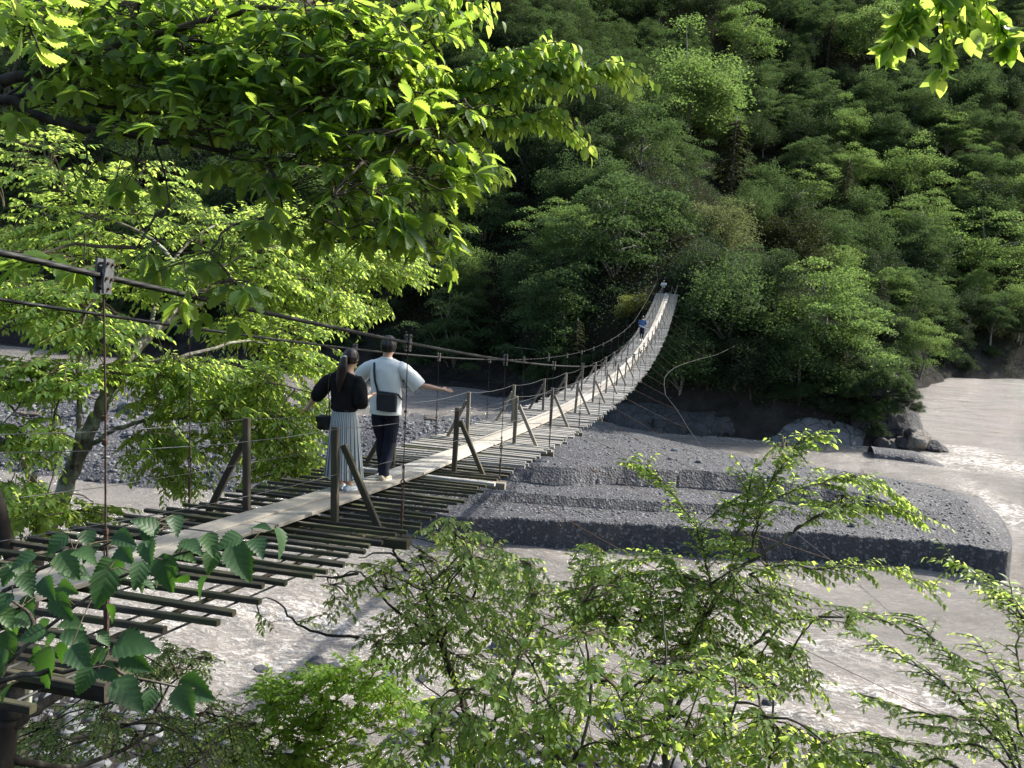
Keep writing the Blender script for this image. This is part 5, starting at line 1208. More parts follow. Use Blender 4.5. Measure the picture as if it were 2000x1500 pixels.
TPL = {k: leaf_template(k) for k in ('oak', 'heart', 'ovate', 'small', 'tiny', 'maple', 'lance', 'birch')}
def orient(axis, nrm):
    a = unit(np.asarray(axis, float)); n = np.asarray(nrm, float); n = unit(n-a*(n*a).sum(-1, keepdims=True)); return np.cross(a, n), a, n
class Plant:
    def __init__(s, name, label, cat, base, leaf, mat, bark, group=None, seed=1, leaf_name='leaf', rest_leaf=None, npart=290):
        s.e = thing(name, label, cat, base, group); s.o = np.array(base, float); s.leaf = leaf; s.rest = rest_leaf or leaf; s.mat = M[mat]; s.bark = M[bark]
        s.r = np.random.default_rng(seed); s.limb = MB(); s.tw = MB(); s.samples = []; s.L = []; s.ln = leaf_name; s.npart = npart
    def add_limb(s, pts, r0, r1, sub=4, thin=False):
        P = [np.array(p, float) for p in pts]; out = []
        for i in range(len(P)-1):
            p0, p1, p2, p3 = P[max(i-1, 0)], P[i], P[i+1], P[min(i+2, len(P)-1)]
            for k in range(sub):
                t = k/sub; out.append(.5*((2*p1)+(-p0+p2)*t+(2*p0-5*p1+4*p2-p3)*t*t+(-p0+3*p1-3*p2+p3)*t**3))
        out.append(P[-1]); m = len(out)
        j = s.r.standard_normal((m, 3))*min(r0, .02)*.5; j[0] = j[-1] = 0
        out = [o+q for o, q in zip(out, j)]
        (s.tw if thin else s.limb).tube([o-s.o for o in out], [r0+(r1-r0)*(i/(m-1)) for i in range(m)], 5 if r0 < .02 else 8, cap=not thin)
        s.samples += out; return out
    def limb_px(s, px, r0, r1, depth=None, **k):
        return s.add_limb([at(q[0], q[1], q[2] if len(q) > 2 else depth) for q in px], r0, r1, **k)
    def leaf_at(s, p, axis, nrm, size): s.L.append((p, axis, nrm, size))
    def twig(s, a, d, L, n, size, droop=.25, hang=.3, mode='alt', up=(0, 0, 1.0), tube=True, jit=.25):
        r = s.r; a = np.array(a, float); d = unit(np.array(d, float)); up = np.array(up); m = 5
        pts = [a+d*L*t-np.array([0, 0, droop*L*t*t]) for t in np.linspace(0, 1, m)]
        if tube: s.tw.tube([p-s.o for p in pts], np.linspace(.004, .0015, m)*(1+L), 3, cap=False)
        if mode == 'whorl':
            tip = pts[-1]; dd = unit(pts[-1]-pts[-2]); sd_ = unit(np.cross(dd, up)); u2 = np.cross(sd_, dd)
            for k in range(n):
                ang = 2*math.pi*(k+r.random()*.5)/n; ax = dd*(.35+.5*r.random())+sd_*math.cos(ang)+u2*math.sin(ang)*.38-np.array([0, 0, hang])
                s.leaf_at(tip-dd*L*.25*r.random(), ax, up+jit*2*r.standard_normal(3)+dd*.2, size*(.7+.5*r.random()))
            return
        for k in range(n):
            t = (k+.6)/n; i = min(int(t*(m-1)), m-2); f = t*(m-1)-i; p = pts[i]*(1-f)+pts[i+1]*f; dd = unit(pts[i+1]-pts[i]); sd_ = unit(np.cross(dd, up))*(1 if k % 2 else -1)
            ax = dd*.65+sd_*(.85 if k < n-1 else .1)-np.array([0, 0, hang])+jit*.5*r.standard_normal(3)
            s.leaf_at(p, ax, up+jit*r.standard_normal(3)+sd_*hang*.3, size*(.7+.45*r.random())*(1-.25*abs(t-.5)))
    def blob(s, u, v, ru, rv, depth, dd, ntw, L, n, size, mode='alt', droop=.25, hang=.3, dirb=None, hubs=True, world=None, jit=.25, per=9, br=.009):
        r = s.r; P = []
        while len(P) < ntw:
            a, b = r.uniform(-1, 1, 2)
            if a*a+b*b > 1: continue
            if world is None: P.append(at(u+a*ru, v+b*rv, depth+dd*r.uniform(-1, 1)))
            else: P.append(np.array(world[0])+np.array(world[1])*np.array([a, b, r.uniform(-1, 1)]))
        P = np.array(P); K = max(1, ntw//per); hub = P[r.choice(ntw, K, replace=False)]; S = np.array(s.samples); att = []
        for h in hub:
            dist = np.linalg.norm(S-h, axis=1); k = np.argmin(dist*(1+.15*r.random(len(S)))); A = S[k]; att.append(A); Lh = np.linalg.norm(h-A)
            if hubs and Lh > .05:
                mid = (A+h)/2+np.array([0, 0, .12*Lh])+.06*Lh*r.standard_normal(3); s.add_limb([A, mid, h], min(br*(1+Lh*.5), .03), .004, 3, thin=True)
        for p in P:
            k = np.argmin(np.linalg.norm(hub-p, axis=1)); base = hub[k]; out = unit(base-att[k]) if np.linalg.norm(base-att[k]) > .05 else np.array([0, 0, 0.])
            d = unit(p-base)*.7+out*.7+.25*r.standard_normal(3) if dirb is None else np.array(dirb)+.35*r.standard_normal(3)+.3*unit(p-base)
            d[2] = d[2]*.45; d = unit(d); q = p-d*L*.5; g = np.linalg.norm(q-base)
            if g < 12*L and g > .02: s.tw.tube([base-s.o, (base+q)/2-s.o+np.array([0, 0, .08*g]), q-s.o], [.004, .003, .002], 3, cap=False)
            s.twig(q, d, L*(.7+.6*r.random()), n, size, droop, hang, mode, jit=jit)
    def finish(s):
        if s.limb.v: s.limb.build('trunk', s.bark, s.e, smooth=True)
        if s.tw.v: tag(s.tw.build('twigs', M['twig'], s.e), kind='stuff')
        P = np.array([l[0] for l in s.L]); X_, Y_, Z_ = orient(np.array([l[1] for l in s.L]), np.array([l[2] for l in s.L])); S = np.array([l[3] for l in s.L])
        u, v, z = project(P); seen = (u > -20) & (u < 2020) & (v > -20) & (v < 1520) & (z > .3)
        score = np.where(seen, S/np.maximum(z, .3), 0); order = np.argsort(-score); pick = set(order[:s.npart].tolist()); pick = {i for i in pick if score[i]*FPX > 9}
        V, F = TPL[s.leaf]; me = mesh_np(s.ln, V, F, s.mat, smooth=False)
        for i in pick:
            o = bpy.data.objects.new(s.ln, me); COL.objects.link(o); o.parent = s.e; x, y, zz, sz = X_[i], Y_[i], Z_[i], S[i]; p = P[i]-s.o
            o.matrix_local = Matrix(((x[0]*sz, y[0]*sz, zz[0]*sz, p[0]), (x[1]*sz, y[1]*sz, zz[1]*sz, p[1]), (x[2]*sz, y[2]*sz, zz[2]*sz, p[2]), (0, 0, 0, 1)))
        rs = np.array([i for i in range(len(P)) if i not in pick])
        if len(rs):
            V, F = TPL[s.rest]; R_ = np.stack([X_[rs], Y_[rs], Z_[rs]], 2)*S[rs][:, None, None]
            W = np.einsum('nij,kj->nki', R_, V)+(P[rs]-s.o)[:, None]; FF = F[None]+(np.arange(len(rs))*len(V))[:, None, None]
            tag(put('foliage', mesh_np('foliage', W.reshape(-1, 3), FF.reshape(-1, 3), s.mat, rnd=np.repeat(s.r.random(len(rs)), len(V))), s.e), kind='stuff')
        return len(P)
NL = {}
# ---- the oak whose canopy hangs over the top left
p = Plant('oak_tree', 'oak with large toothed leaves overhanging the near end of the bridge, dark against glowing green', 'tree', at(-900, 700, 6), 'oak', 'oak_leaf', 'bark_dark', None, 11)
p.add_limb([at(-900, 2000, 6), at(-900, 700, 6), at(-700, 300, 5.6), at(-300, 190, 5.3)], .22, .09)
p.limb_px([(-300, 190, 5.3), (0, 196), (52, 219), (140, 248), (228, 256), (298, 277), (353, 282), (480, 290), (620, 330), (780, 400)] if False else [(-300, 190, 5.3), (0, 196, 5.0), (52, 219, 5), (140, 248, 5), (228, 256, 5), (298, 277, 5), (353, 284, 5), (480, 300, 5), (620, 335, 4.9), (800, 400, 4.8)], .035, .007)
p.limb_px([(-300, 190, 5.3), (-60, 195, 5.1), (7, 190, 5.1), (63, 180, 5.1), (115, 200, 5.1), (168, 203, 5.1), (245, 213, 5.2), (350, 228, 5.2), (560, 215, 5.2), (760, 240, 5.1), (900, 290, 5)], .022, .005)
p.limb_px([(-300, 190, 5.3), (-40, 180, 4.8), (0, 163, 4.8), (77, 138, 4.8), (150, 120, 4.9), (330, 60, 5), (520, 20, 5.1), (760, 60, 5.2), (860, 100, 5.2)], .045, .008)
p.limb_px([(7, 190, 5.1), (40, 170, 5.0), (88, 140, 4.9)], .012, .006); p.limb_px([(228, 256, 5), (243, 215, 5.1), (245, 150, 5)], .009, .005)
p.limb_px([(298, 277, 5), (320, 330, 4.9), (330, 400, 4.8)], .008, .004); p.limb_px([(330, 60, 5), (500, 120, 5), (700, 150, 5), (900, 200, 5)], .016, .004)
O = dict(mode='whorl', droop=.15, hang=.38, jit=.22)
OB = [(150, 40, 200, 40, 5.6, .6, 70), (420, 25, 260, 45, 5.6, .8, 100), (700, 50, 190, 40, 5.4, .6, 62), (300, 95, 220, 28, 5.3, .6, 66), (560, 110, 240, 32, 5.3, .6, 84), (760, 135, 140, 32, 5.2, .5, 46), (430, 165, 200, 26, 5.2, .5, 60), (640, 200, 210, 30, 5.1, .5, 70), (850, 225, 90, 34, 5.1, .4, 26),
      (180, 165, 150, 26, 5.2, .5, 26), (500, 245, 190, 24, 5.0, .5, 52), (740, 280, 170, 30, 5.0, .5, 54), (900, 300, 50, 28, 5.0, .3, 10), (330, 245, 120, 20, 5.0, .4, 18), (600, 320, 180, 24, 4.9, .4, 48), (810, 355, 120, 28, 4.9, .4, 32), (660, 385, 160, 22, 4.8, .4, 34), (840, 420, 80, 24, 4.8, .3, 18),
      (580, 430, 110, 16, 4.8, .3, 15), (720, 450, 100, 18, 4.8, .3, 16), (860, 478, 36, 16, 4.8, .2, 6), (100, 215, 100, 16, 5.0, .3, 8), (200, 330, 90, 22, 5.0, .3, 10), (350, 500, 110, 26, 4.4, .2, 14), (440, 560, 70, 20, 4.4, .2, 8), (110, 505, 120, 20, 4.3, .3, 14), (380, 590, 40, 30, 4.2, .2, 4)]
for u, v, ru, rv, dp, dd, nt_ in OB:
    p.blob(u, v, ru, rv, dp, dd, int(nt_*(1.25 if v < 200 else .52)), .19, 6, .125, mode='whorl', droop=.12, hang=.20, jit=.18)
    p.blob(u, v, ru, rv, dp, dd, int(nt_*(.5 if v < 200 else .32)), .30, 6, .105, mode='alt', droop=.16, hang=.20, jit=.2)
# unseen limb and leaves added above the view to shade the near deck
p.add_limb([at(-900, 700, 6), np.array([-3.5, 2.5, 9.0]), np.array([0., 6, 10.8]), np.array([4.5, 9.2, 11.4]), np.array([10, 11.5, 11.6])], .16, .04)
p.blob(0, 0, 0, 0, 0, 0, 1150, .3, 7, .2, mode='whorl', droop=.1, hang=.3, world=((8.3, 10.6, 11.5), (3.2, 4.4, .7)), per=12)
NL['oak'] = p.finish()
# ---- bright twigs of rounded leaves reaching out to the right
p = Plant('beech_branch', 'bright backlit branch with drooping rounded leaves reaching out furthest over the valley', 'branch', at(640, 210, 5.4), 'ovate', 'beech_leaf', 'bark_dark', None, 21)
B_ = [[(620, 215), (770, 205), (835, 203), (895, 191), (947, 178), (1000, 166), (1063, 157), (1133, 138), (1180, 125), (1222, 132)], [(770, 208), (846, 213), (916, 222), (965, 231), (1017, 226), (1070, 224), (1120, 258)], [(800, 200), (850, 150), (905, 130), (958, 112), (1000, 98), (1063, 88), (1100, 100)],
      [(880, 195), (930, 150), (1000, 130), (1060, 125), (1120, 130)], [(640, 60), (755, 17), (860, -10), (930, 2)], [(640, 60), (700, 40), (770, 45), (800, 40)], [(700, 212), (790, 180), (860, 185), (900, 160)], [(620, 215), (640, 60)], [(835, 203), (880, 240), (930, 260)], [(860, 300), (910, 315), (945, 320)], [(700, 212), (780, 270), (860, 300)]]
for k, l in enumerate(B_):
    out = p.limb_px([(a, b, 5.3) for a, b in l], .010 if k in (0, 4) else .006, .002, sub=5)
    if k == 7: continue
    d = len(out); start = int(d*.25) if k in (0,) else 0
    for i in range(start, d-1):
        dr = unit(out[i+1]-out[i])
        for q in range(2):
            sgn = -1 if q else 1; side = unit(np.cross(dr, [0, 0, 1.]))*sgn; pos = out[i]+(out[i+1]-out[i])*p.r.random()
            if p.r.random() < .75: p.twig(pos, dr*.8+side*.7+.2*p.r.standard_normal(3), .17+.12*p.r.random(), 6, .082, .25, .75, 'alt', jit=.3)
            else: p.leaf_at(pos, dr*.3+side*.4+np.array([0, 0, -.8]), np.array([0, 0, .5])+side*.5+.3*p.r.standard_normal(3), .085)
for u, v, ru, rv, nt_ in [(960, 150, 110, 40, 26), (860, 215, 110, 30, 24), (1060, 150, 70, 30, 16), (780, 240, 90, 35, 22), (1150, 132, 50, 10, 8), (990, 225, 80, 14, 10), (720, 40, 90, 30, 22), (830, 30, 60, 30, 14), (740, 130, 90, 40, 18), (880, 310, 50, 16, 8), (620, 120, 90, 50, 18)]:
    p.blob(u, v, ru, rv, 5.35, .25, nt_, .2, 6, .08, droop=.25, hang=.8, jit=.35, per=5, br=.004)
NL['beech'] = p.finish()
# ---- leaves hanging into the top right corner
p = Plant('hanging_branch', 'sunlit leafy branch hanging alone into the top right corner', 'branch', at(1830, -120, 3.2), 'ovate', 'beech_leaf', 'bark_dark', None, 31)
for l in [[(1830, -120), (1835, -40), (1842, 60), (1838, 150)], [(1830, -120), (1900, -30), (1960, 60), (1975, 90)], [(1830, -100), (1790, -30), (1752, 60), (1735, 110)], [(1840, -60), (1880, 20), (1900, 70)], [(1832, -60), (1800, 20), (1785, 60)], [(1850, -100), (1960, -60), (2040, -10)]]:
    out = p.limb_px([(a, b, 3.2) for a, b in l], .005, .0015, sub=6)
    for i in range(2, len(out)-1):
        dr = unit(out[i+1]-out[i])
        for q in (-1, 1):
            side = unit(np.cross(dr, FX))*q
            for _k in range(2):
                if p.r.random() < .8: p.leaf_at(out[i]+(out[i+1]-out[i])*p.r.random()+.01*p.r.standard_normal(3), dr*.7+side*(.3+.6*p.r.random())+np.array([0, 0, -.25])+.2*p.r.standard_normal(3), -np.array(to_sun)+.5*RX+.4*p.r.standard_normal(3), .062+.024*p.r.random())
for a, b in ((1815, 145), (1838, 155), (1845, 138), (1850, 150), (1828, 140)): p.leaf_at(at(1838, 140, 3.2), at(a, b, 3.2)-at(1838, 138, 3.2), -FX+.3*p.r.standard_normal(3), .035)
for _k in range(22):
    a = at(p.r.uniform(1760, 1960), p.r.uniform(-20, 90), 3.2+.15*p.r.standard_normal()); p.leaf_at(a, RX*p.r.uniform(-.8, .8)-UX*.8, -np.array(to_sun)+.5*RX+.4*p.r.standard_normal(3), .068)
NL['hang'] = p.finish()
# ---- large light leaves at the very top left, close to the viewer
p = Plant('near_twig', 'pale green pointed leaves drooping close by at the top left corner', 'branch', at(-60, -40, 2.4), 'birch', 'maple_leaf', 'bark_dark', None, 41)
p.limb_px([(-60, -40, 2.4), (20, -10, 2.4), (60, 60, 2.4), (80, 110, 2.4)], .006, .002); p.limb_px([(-60, -40, 2.4), (60, -60, 2.5), (110, -20, 2.5)], .005, .002)
for x0, y0, x1, y1 in [(40, 60, 35, 150), (60, 80, 102, 155), (75, 90, 122, 135), (0, 40, 5, 92), (55, 20, 95, 85), (85, 10, 145, 70), (20, 0, 60, 45), (100, 40, 132, 105), (-10, 0, -5, 60), (60, -20, 130, 20), (110, -30, 165, 35), (-20, 60, 20, 100), (10, 20, 60, 70), (75, 60, 128, 110), (30, -20, -10, 20)]:
    a, b = at(x0, y0, 2.4), at(x1, y1, 2.35); p.leaf_at(a, b-a, -np.array(to_sun)+.6*RX+.35*p.r.standard_normal(3), .8*np.linalg.norm(b-a))
NL['twig'] = p.finish()
# ---- the maple left of the bridge
p = Plant('maple_tree', 'slender fresh green maple with a forked leaning trunk left of the bridge', 'tree', at(60, 1130, 11.8), 'maple', 'maple_leaf', 'bark_pale', None, 51, rest_leaf='small')
D = 11.8
p.limb_px([(30, 1500, D), (60, 1130, D), (90, 1040, D), (120, 972, D), (148, 900, D), (175, 840, D), (196, 798, D), (217, 745, D), (252, 700, D), (290, 658, D+.3), (350, 595, D+.8), (367, 555, D+1)], .14, .05)
p.limb_px([(217, 745, D), (241, 690, D), (262, 670, D+.2), (300, 650, D+.3), (380, 560, D+1), (470, 500, D+2), (560, 480, D+3)], .06, .02)
p.limb_px([(205, 775, D), (227, 752, D), (262, 724, D), (310, 705, D), (350, 696, D), (420, 679, D+.4), (483, 665, D+1), (560, 680, D+1.5)], .05, .012)
p.limb_px([(150, 895, D), (180, 868, D), (217, 843, D), (280, 822, D), (332, 817, D), (420, 822, D+.4), (510, 830, D+.8)], .04, .01)
p.limb_px([(140, 920, D), (150, 875, D-.4), (154, 820, D-.5), (154, 770, D-.5), (150, 735, D-.5), (156, 686, D-.4), (170, 600, D-.3), (230, 540, D)], .045, .015)
p.limb_px([(90, 1040, D), (60, 930, D-1), (30, 878, D-1), (10, 865, D-1), (-40, 830, D-1)], .05, .03); p.limb_px([(30, 878, D-1), (70, 862, D-1), (95, 850, D-1)], .03, .015); p.limb_px([(150, 735, D-.5), (100, 760, D-.6), (40, 790, D-.8), (0, 840, D-.9)], .02, .01)
p.limb_px([(154, 770, D-.5), (190, 760, D-.2), (217, 740, D)], .02, .012); p.limb_px([(290, 658, D+.3), (400, 590, D+1.5), (560, 540, D+3.5), (700, 520, D+5), (820, 520, D+6)], .05, .01)
p.limb_px([(367, 555, D+1), (300, 470, D+1), (180, 420, D+1), (60, 400, D+1)], .04, .012); p.limb_px([(290, 658, D+.3), (330, 520, D+1.5), (420, 440, D+2.5), (560, 430, D+3.2)], .035, .01)
Mp = dict(droop=.22, hang=.28, jit=.3, per=10, br=.010)
for u, v, ru, rv, dp, dd, nt_ in [(110, 470, 170, 40, 12.5, 1, 55), (60, 580, 130, 45, 11.5, .8, 70), (180, 640, 120, 30, 11.5, .8, 45), (330, 540, 130, 45, 12.8, .9, 75), (480, 520, 120, 50, 14, 1, 80), (610, 500, 110, 40, 15.5, 1, 85), (600, 585, 110, 45, 15, 1, 85), (740, 520, 110, 36, 17, .8, 90), (700, 600, 60, 25, 16.5, .6, 28), (520, 640, 120, 35, 13.5, .8, 60),
                             (70, 735, 120, 40, 11, .8, 72), (300, 720, 120, 28, 12, .8, 60), (420, 730, 130, 35, 12.3, .9, 75), (520, 790, 120, 45, 12.6, .9, 80), (370, 790, 120, 30, 12, .7, 42), (600, 700, 90, 28, 13.2, .6, 34), (60, 850, 80, 40, 10.8, .6, 30), (310, 870, 90, 30, 11.5, .6, 26), (440, 860, 110, 28, 12, .6, 26), (560, 860, 75, 60, 12.2, .6, 48),
                             (45, 1000, 90, 60, 10.6, .8, 60), (180, 1000, 70, 22, 11, .6, 14), (560, 915, 70, 25, 12, .5, 20), (350, 930, 50, 30, 11.6, .4, 12), (150, 400, 150, 40, 13, 1, 32), (420, 440, 150, 40, 14.5, 1, 55), (560, 420, 100, 30, 15, 1, 30), (50, 300, 120, 60, 12.5, 1, 34), (250, 350, 130, 40, 13, 1, 30)]:
    p.blob(u, v, ru, rv, dp, dd, int(nt_*2.1), .50, 13, .115, **Mp)
NL['maple'] = p.finish()
# ---- dark leaning trunk at the lower left with fine foliage under the deck
p = Plant('alder_tree', 'dark thick trunk forking under the left end of the deck with fine small leaves', 'tree', at(20, 1500, 6.5), 'small', 'shrub_leaf', 'bark_dark', None, 61)
p.limb_px([(-60, 2100, 6.2), (0, 1470, 6.2), (20, 1400, 6.2), (28, 1320, 6.2), (34, 1240, 6.1), (26, 1130, 6.0), (8, 1040, 5.9), (-20, 940, 5.8), (-60, 800, 5.7)], .10, .035)
p.limb_px([(22, 1420, 6.2), (60, 1395, 6.3), (105, 1362, 6.5), (150, 1330, 6.8), (200, 1290, 7.0), (250, 1240, 7.2)], .05, .018); p.limb_px([(70, 1385, 6.3), (95, 1340, 6.6), (120, 1315, 6.8)], .02, .01)
p.limb_px([(20, 1480, 6.2), (150, 1500, 7), (280, 1440, 8), (400, 1390, 8.6)], .03, .01); p.limb_px([(280, 1440, 8), (330, 1340, 8.4), (380, 1290, 8.6)], .015, .006)
for u, v, ru, rv, dp, dd, nt_ in [(340, 1290, 80, 35, 8.6, .6, 46), (240, 1330, 90, 40, 8.3, .6, 26), (130, 1420, 120, 60, 8, .7, 60), (300, 1440, 120, 55, 8.2, .7, 50), (420, 1400, 90, 50, 8.6, .6, 36), (60, 1480, 90, 40, 7.6, .5, 40), (400, 1480, 120, 30, 8, .5, 36)]:
    p.blob(u, v, ru, rv, dp, dd, int(nt_*1.4), .30, 12, .055, droop=.25, hang=.25, jit=.35)
NL['alder'] = p.finish()
# ---- bright layered sprays by the near water
p = Plant('spray_shrub', 'bright green shrub with flat layered sprays above the near boulders', 'shrub', at(380, 1560, 12.5), 'maple', 'spray_leaf', 'bark_pale', None, 71)
p.add_limb([at(300, 2100, 11), at(380, 1560, 12.5)], .08, .05)
for l in [[(380, 1560), (480, 1470), (600, 1400), (700, 1340), (780, 1300)], [(420, 1520), (560, 1380), (640, 1330), (680, 1310)], [(480, 1470), (600, 1470), (720, 1430), (790, 1420)], [(420, 1520), (500, 1440), (520, 1380)], [(380, 1560), (560, 1530), (700, 1490)]]:
    p.limb_px([(a, b, 12.5) for a, b in l], .022, .006)
for u, v, ru, rv, nt_ in [(560, 1345, 75, 22, 42), (650, 1320, 90, 22, 50), (600, 1385, 110, 22, 55), (740, 1345, 80, 22, 40), (540, 1430, 120, 28, 60), (690, 1410, 110, 24, 50), (620, 1475, 150, 26, 70), (780, 1385, 60, 15, 18), (720, 1295, 50, 12, 14), (520, 1490, 90, 20, 24)]:
    p.blob(u, v, ru, rv, 12.5, .4, int(nt_*1.1), .42, 11, .105, droop=.1, hang=.08, jit=.15)
NL['spray'] = p.finish()
# ---- shrub tumbling down from the deck edge
p = Plant('deckside_shrub', 'dense darker green shrub arching down from the right edge of the near deck', 'shrub', at(900, 1500, 8.8), 'ovate', 'shrub_leaf', 'bark_dark', None, 81, rest_leaf='small')
p.add_limb([at(950, 2100, 8.8), at(930, 1500, 8.8), at(860, 1250, 8.8), at(820, 1120, 8.8)], .06, .02)
for l in [[(930, 1500), (1000, 1320), (1040, 1200), (1000, 1120), (920, 1060)], [(860, 1250), (930, 1150), (900, 1060), (870, 1020)], [(860, 1250), (760, 1180), (700, 1120), (640, 1130)], [(820, 1120), (760, 1080), (700, 1090)], [(700, 1245), (620, 1235), (570, 1210), (540, 1172), (500, 1172)], [(860, 1250), (780, 1260), (700, 1245)], [(700, 1120), (650, 1128), (600, 1120)], [(930, 1500), (900, 1400), (820, 1330)], [(800, 1120), (770, 1075), (800, 1050), (850, 1060)]]:
    p.limb_px([(a, b, 8.8) for a, b in l], .018, .005)
for u, v, ru, rv, nt_ in [(875, 1035, 50, 25, 22), (930, 1075, 70, 35, 44), (1010, 1120, 75, 40, 48), (900, 1140, 110, 40, 60), (800, 1100, 100, 35, 36), (730, 1130, 90, 35, 26), (850, 1210, 130, 45, 64), (980, 1210, 110, 55, 64), (780, 1250, 90, 45, 34), (900, 1290, 110, 50, 52), (690, 1190, 80, 30, 9), (1080, 1170, 70, 40, 30), (560, 1215, 60, 18, 4), (1000, 1290, 80, 35, 16)]:
    p.blob(u, v, ru, rv, 8.8, .9, int(nt_*.9), .34, 11, .078, droop=.22, hang=.25, jit=.3)
NL['deckside'] = p.finish()
# ---- round leaved bush at the bottom centre
p = Plant('hazel_bush', 'bush of round crinkled leaves with thin upright stems at the bottom centre', 'bush', at(1050, 1750, 6.3), 'heart', 'maple_leaf', 'bark', None, 91, rest_leaf='ovate')
for l in [[(1050, 1750), (1090, 1480), (1040, 1300), (980, 1230)], [(1050, 1750), (1150, 1400), (1145, 1300), (1100, 1200)], [(1100, 1700), (1270, 1500), (1300, 1300), (1290, 1170)], [(1050, 1750), (960, 1500), (900, 1380)], [(1150, 1750), (1380, 1500), (1440, 1340), (1400, 1250)], [(1150, 1750), (1300, 1520), (1370, 1330)], [(1300, 1800), (1560, 1520), (1640, 1450)], [(1400, 1800), (1500, 1500), (1480, 1400)]]:
    p.limb_px([(a, b, 6.3) for a, b in l], .016, .005)
for u, v, ru, rv, nt_ in [(930, 1370, 110, 50, 24), (1060, 1340, 130, 60, 40), (900, 1450, 110, 55, 36), (1030, 1450, 130, 60, 46), (1170, 1430, 120, 70, 50), (1200, 1330, 110, 55, 36), (1320, 1400, 110, 80, 52), (1420, 1440, 110, 65, 52), (1330, 1300, 80, 40, 26), (1540, 1460, 110, 45, 36), (1660, 1470, 110, 35, 28), (780, 1470, 80, 35, 14), (1130, 1240, 100, 40, 22), (1450, 1330, 70, 50, 24)]:
    p.blob(u, v, ru, rv, 6.3, .9, int(nt_*1.15), .24, 9, .064, droop=.18, hang=.2, jit=.4)
NL['hazel'] = p.finish()
# ---- the elm-like tree right of centre with long arching branches
p = Plant('zelkova_tree', 'airy light green young tree with arching branches in front of the gravel bar', 'tree', at(1290, 1600, 8.2), 'lance', 'maple_leaf', 'bark', None, 101, rest_leaf='small')
D = 8.2; LZ = [([(1200, 2200), (1290, 1600), (1302, 1425), (1314, 1327), (1345, 1265), (1384, 1192), (1421, 1140), (1463, 1098), (1529, 1057), (1561, 1029), (1600, 1005)], .045, .008), ([(1398, 1166), (1379, 1098), (1360, 1033), (1314, 963), (1270, 925), (1245, 908)], .014, .004),
     ([(1314, 1400), (1360, 1322), (1454, 1271), (1524, 1220), (1589, 1206), (1655, 1206), (1720, 1210), (1767, 1234), (1827, 1257)], .022, .005), ([(1463, 1122), (1533, 1103), (1600, 1112), (1673, 1103), (1740, 1115), (1808, 1145)], .012, .003),
     ([(1463, 1098), (1482, 1015), (1500, 954), (1533, 902), (1561, 865), (1603, 853)], .012, .003), ([(1490, 990), (1540, 962), (1600, 945), (1640, 932), (1700, 945), (1765, 975)], .009, .003), ([(1529, 1057), (1590, 1010), (1650, 990), (1720, 990), (1780, 1000)], .009, .003), ([(1421, 1140), (1440, 1040), (1460, 980), (1465, 930)], .008, .003),
     ([(1421, 1140), (1350, 1130), (1280, 1120), (1200, 1130), (1150, 1150)], .012, .004), ([(1345, 1265), (1280, 1230), (1200, 1200), (1120, 1190)], .012, .004), ([(1384, 1192), (1330, 1130), (1290, 1090), (1160, 1110)], .008, .003), ([(1360, 1033), (1400, 1000), (1430, 985)], .005, .002), ([(1524, 1220), (1480, 1300), (1560, 1310)], .009, .003)]
for l, r0, r1 in LZ:
    out = p.limb_px([(a, b, D) for a, b in l], r0, r1, sub=5)
    if r0 < .02:
        for i in range(3, len(out)-1):
            dr = unit(out[i+1]-out[i])
            for q in (-1, 1):
                if p.r.random() < .97: p.twig(out[i], dr*.9+unit(np.cross(dr, [0, 0, 1.]))*q*.6+np.array([0, 0, .15])+.2*p.r.standard_normal(3), .22+.18*p.r.random(), 11, .072, .25, .3, jit=.4)
for u, v, ru, rv, nt_ in [(1300, 1150, 110, 40, 64), (1180, 1150, 90, 40, 50), (1230, 1210, 130, 45, 64), (1390, 1210, 100, 45, 56), (1450, 1130, 70, 40, 32), (1350, 1280, 120, 45, 50), (1520, 1180, 90, 35, 30), (1440, 1060, 60, 25, 16), (1500, 1290, 80, 45, 30), (1560, 1330, 50, 30, 12), (1150, 1090, 40, 40, 16), (1640, 1200, 90, 18, 16), (1480, 1000, 60, 25, 12), (1650, 985, 80, 22, 18), (1670, 940, 60, 14, 8), (1540, 880, 40, 22, 8)]:
    p.blob(u, v, ru, rv, D, .7, int(nt_*1.2), .34, 13, .072, droop=.12, hang=.10, jit=.25)
NL['zelkova'] = p.finish()
